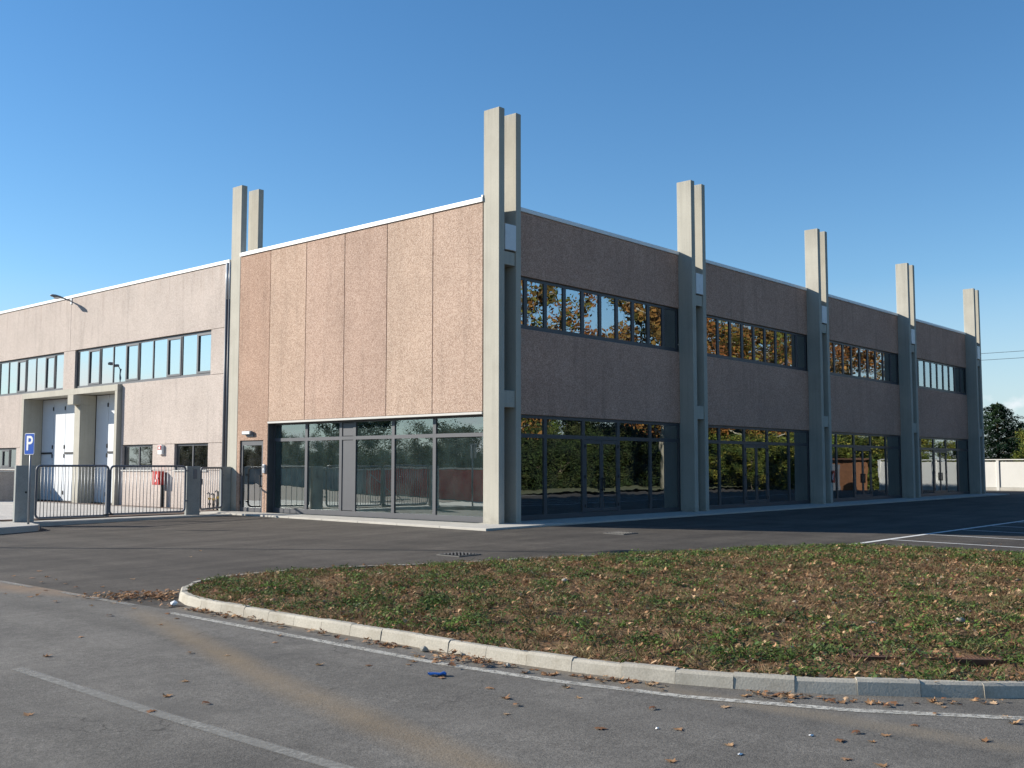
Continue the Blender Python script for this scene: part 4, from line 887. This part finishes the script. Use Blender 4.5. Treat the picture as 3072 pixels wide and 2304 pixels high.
def limb_tree(h, seed, trunk_r, mat, spread, crown_lo):
    r_ = random.Random(seed); m = MB(); tips = []
    top = Vector((r_.uniform(-.4,.4), r_.uniform(-.4,.4), h*.8)); pts = [Vector((0,0,-.5)), Vector((.05,0,h*.25)), Vector((r_.uniform(-.2,.2), r_.uniform(-.2,.2), h*.5)), top]
    m.tube(pts, trunk_r, 9, r2=trunk_r*.3)
    for i in range(16):
        f = crown_lo + (.8-crown_lo)*i/15; b = Vector((0,0,h*f)) + Vector((.1,.1,0))*f; a = i*2.4 + r_.uniform(-.4,.4)
        L = spread*(1.05-abs(f-.45)*1.1)*r_.uniform(.7, 1.1); e = b + Vector((math.cos(a)*L, math.sin(a)*L, L*r_.uniform(.35,.8)))
        md = b.lerp(e, .5) + Vector((0,0,-.08*L)); m.tube([b, md, e], trunk_r*.32, 6, r2=trunk_r*.06); tips += [md.lerp(e, q) for q in (.1,.5,1.0)]
        for j in range(4):
            c = b.lerp(e, r_.uniform(.4,.95)); a2 = a + r_.uniform(-1.2,1.2); L2 = L*r_.uniform(.3,.55); e2 = c + Vector((math.cos(a2)*L2, math.sin(a2)*L2, L2*r_.uniform(.1,.9))); m.tube([c, e2], trunk_r*.1, 5, r2=trunk_r*.03); tips += [c.lerp(e2, q) for q in (.5,1.0)]
    tips += [top + Vector((0,0,q*h*.2)) for q in (0,.4,.8)]
    return m.mesh('trunk', mat, 0, True), tips
def crown_mesh(tips, seed, per, cr, size, cols):
    g_ = np.random.default_rng(seed); T = np.array([t[:] for t in tips]); n = len(T)*per; b = np.repeat(np.arange(len(T)), per)
    u = g_.normal(0, 1, (n,3)); u /= np.linalg.norm(u, axis=1)[:,None]; o = T[b] + u*(g_.uniform(0,1,(n,1))**.5)*cr*g_.uniform(.6,1.3,(len(T),1))[b]
    d = g_.normal(0,1,(n,3)); d /= np.linalg.norm(d, axis=1)[:,None]; e = np.cross(d, g_.normal(0,1,(n,3))); e /= np.linalg.norm(e, axis=1)[:,None]
    s = size*g_.uniform(.6,1.4,(n,1)); V = np.stack([o-d*s, o+e*s*.6, o+d*s, o-e*s*.6], axis=1).reshape(-1,3); F = (np.arange(n)*4)[:,None]+np.array([[0,1,2,3]])
    tc_ = cols[g_.integers(0, len(cols), len(T))]; C = np.repeat(tc_[b]*g_.uniform(.6,1.4,(n,1)), 4, axis=0)
    return np_mesh('crown', V, F, M['foliage'], C)
AUT = np.array([(.30,.13,.035),(.24,.15,.04),(.33,.17,.05),(.18,.13,.035),(.26,.10,.03),(.12,.12,.03)]); GRN = np.array([(.034,.054,.016),(.048,.066,.02),(.027,.045,.014),(.062,.07,.024)]); YEL = np.array([(.16,.17,.03),(.20,.18,.035),(.11,.14,.03),(.07,.11,.025)]); DUL = np.array([(.10,.095,.05),(.13,.11,.06),(.07,.08,.035)])
protos = {}
for nm, (h, tr, mat, sp, lo, per, cr, sz, cols) in {'tall': (15, .32, M['plane_bark'], 4.3, .22, 70, .95, .13, AUT), 'tall2': (13.5, .28, M['plane_bark'], 3.8, .25, 65, .9, .12, np.r_[AUT[:3], YEL[:2]]), 'green': (8, .2, M['bark'], 3.0, .12, 110, .8, .09, GRN), 'yellow': (7, .18, M['bark'], 2.8, .12, 110, .8, .09, YEL), 'bare': (7.5, .16, M['bark'], 2.8, .15, 30, .6, .06, DUL)}.items():
    tm, tips = limb_tree(h, hash(nm) % 1 + len(nm), tr, mat, sp, lo); protos[nm] = (tm, crown_mesh(tips, len(nm), per, cr, sz, cols))
def tree(nm, x, y, s, label, group):
    z = float(gz(x, y))-.02; t = empty('tree', (x, y, z), label, 'tree', group, random.uniform(0, 6.28)); t.scale = (s, s, s*random.uniform(.92, 1.08))
    inst(protos[nm][0], 'trunk', t); inst(protos[nm][1], 'crown', t)
tm, tips = limb_tree(4.4, 21, .12, M['bark'], 2.2, .05); protos['bush'] = (tm, crown_mesh([Vector((t.x, t.y, max(t.z, .3))) for t in tips] + [Vector((random.uniform(-1.8,1.8), random.uniform(-1.8,1.8), random.uniform(.2,1.6))) for _ in range(40)], 4, 120, .75, .075, np.r_[GRN, GRN, GRN, YEL[3:]*.7]))
protos['ybush'] = (protos['bush'][0], crown_mesh(tips + [Vector((random.uniform(-1.8,1.8), random.uniform(-1.8,1.8), random.uniform(.2,1.6))) for _ in range(40)], 14, 110, .75, .08, YEL*1.25))
for (x, y, s, nm) in ((12,-26,1.0,'tall'), (31.0,-27,1.2,'tall2'), (52.0,-27.5,1.12,'tall'), (57,-29,1.2,'tall'), (64.5,-27,1.15,'tall2'), (72,-28,1.2,'tall'), (79.5,-29,1.15,'tall'), (87,-27,1.2,'tall')):
    tree(nm, x, y, s, 'tall autumn plane tree mirrored in the upper windows of the shaded side', 'plane trees across the car park')
for i in range(18):
    tree('green' if i % 4 else 'yellow', 6+i*5.0+random.uniform(-1,1), -38+random.uniform(-1.5,1.5), random.uniform(.75,1.0), 'bushy green or yellowing tree mirrored in the shop fronts of the shaded side', 'bushy trees across the car park')
for i in range(34):
    tree('bush', 8+i*2.9+random.uniform(-.5,.5), -33.5+random.uniform(-.8,.8), random.uniform(.85,1.2), 'dense dark shrub mirrored low in the shop fronts of the shaded side', 'shrub belt across the car park')
for i in range(9):
    tree('green' if i % 4 == 3 else 'yellow', 61+random.uniform(-1.5,1.5), -27+i*3.3, random.uniform(.5,.66), 'yellow-green tree rising behind the white boundary wall', 'trees behind the boundary wall')
for i in range(12):
    tree('ybush', 58+random.uniform(-.8,.8)+i*.5, -11-i*1.6, random.uniform(.7,1.0), 'yellow-green shrub mirrored in the far shop fronts of the shaded side', 'yellow-green shrubs past the boundary wall')
for i in range(30):
    a = i/29; tree('bare' if i % 3 else 'green', -38-16*a+random.uniform(-2.5,2.5), 16+a*100+random.uniform(-1.5,1.5), random.uniform(.62,.9), 'thin half-bare tree mirrored in the sunlit shop front', 'trees along the road to the left')
for i in range(34):
    a = i/33; tree('bush', -43-16*a+random.uniform(-.8,.8), 12+a*108+random.uniform(-1,1), random.uniform(.6,.85), 'dense shrub mirrored low in the sunlit shop front', 'shrub belt along the road to the left')
# hedge strip behind the car park
sh = tag(sheet('verge', M['far'], -10, 90, -45, -24, 1, .06), kind='structure')
# conifer beyond the boundary wall
def conifer(h, rad, seed):
    r_ = random.Random(seed); g_ = np.random.default_rng(seed); m = MB().tube([(0,0,-.3), (0,0,h*.5), (0,0,h)], .2, 8, r2=.03); Vs = []; Cs = []
    cols = np.array([(.018,.045,.022),(.028,.06,.028),(.014,.034,.018),(.04,.075,.03)]); nb = 110
    for i in range(nb):
        f = (i/nb)**.9; z = h*(.10+.88*f); L = rad*(1-f**2.6)**.7*r_.uniform(.55,1.12)+.15; a = i*2.399; up = .25-.35*(1-f)
        b = Vector((0,0,z)); e = b + Vector((math.cos(a)*L, math.sin(a)*L, L*up)); m.tube([b, e], .03*(1-f)+.008, 4, r2=.006)
        n = int(40+90*L); t_ = g_.uniform(.15,1.05,n); c = np.array(b)[None]+(np.array(e)-np.array(b))[None]*t_[:,None]; c[:,2] -= (t_**2)*L*.10; c += g_.normal(0,1,(n,3))*np.array((.13,.13,.07))*(.5+L*.35)
        d = np.c_[math.cos(a)+g_.normal(0,.7,n), math.sin(a)+g_.normal(0,.7,n), g_.normal(-.15,.45,n)]; d /= np.linalg.norm(d, axis=1)[:,None]; s = np.cross(d, np.c_[g_.normal(0,.4,n), g_.normal(0,.4,n), np.ones(n)]); s /= np.linalg.norm(s, axis=1)[:,None]
        l = g_.uniform(.10,.24,(n,1)); Vs.append(np.stack([c-d*l*.4, c+s*l*.22, c+d*l, c-s*l*.22], axis=1).reshape(-1,3)); Cs.append(np.repeat(cols[r_.randrange(4)]*g_.uniform(.6,1.5,(n,1)), 4, axis=0))
    V = np.concatenate(Vs); C = np.concatenate(Cs); F = (np.arange(len(V)//4)*4)[:,None]+np.array([[0,1,2,3]])
    return m.mesh('trunk', M['bark'], 0, True), np_mesh('crown', V, F, M['foliage'], C)
c1 = conifer(6.9, 2.9, 3)
t = empty('conifer', (66.5, 6.7, -.3), 'dark green conifer standing behind the white boundary wall', 'tree'); inst(c1[0], 'trunk', t); inst(c1[1], 'crown', t)
c2 = conifer(5.6, 3.0, 5)
t = empty('conifer', (72, 5.6, -.3), 'smaller dusky conifer to the right of the big one', 'tree'); inst(c2[0], 'trunk', t); inst(c2[1], 'crown', t)
t = empty('tree', (60.5, 2.0, -.3), 'yellow-green leafy tree at the right edge behind the boundary wall', 'tree'); t.scale = (.62,)*3; inst(protos['yellow'][0], 'trunk', t); inst(protos['yellow'][1], 'crown', t)
for i, (z, lab) in enumerate(((12.98,'upper thin power line crossing the sky at the right'), (12.3,'lower thin power line crossing the sky at the right'))):
    n = 12; o = MB().tube([(90, 60-110*k/n, z + .004*(60-110*k/n-8)**2*.1) for k in range(n+1)], .022, 5).build('power_line', M['black']); tag(o, lab, 'cable', 'power lines')
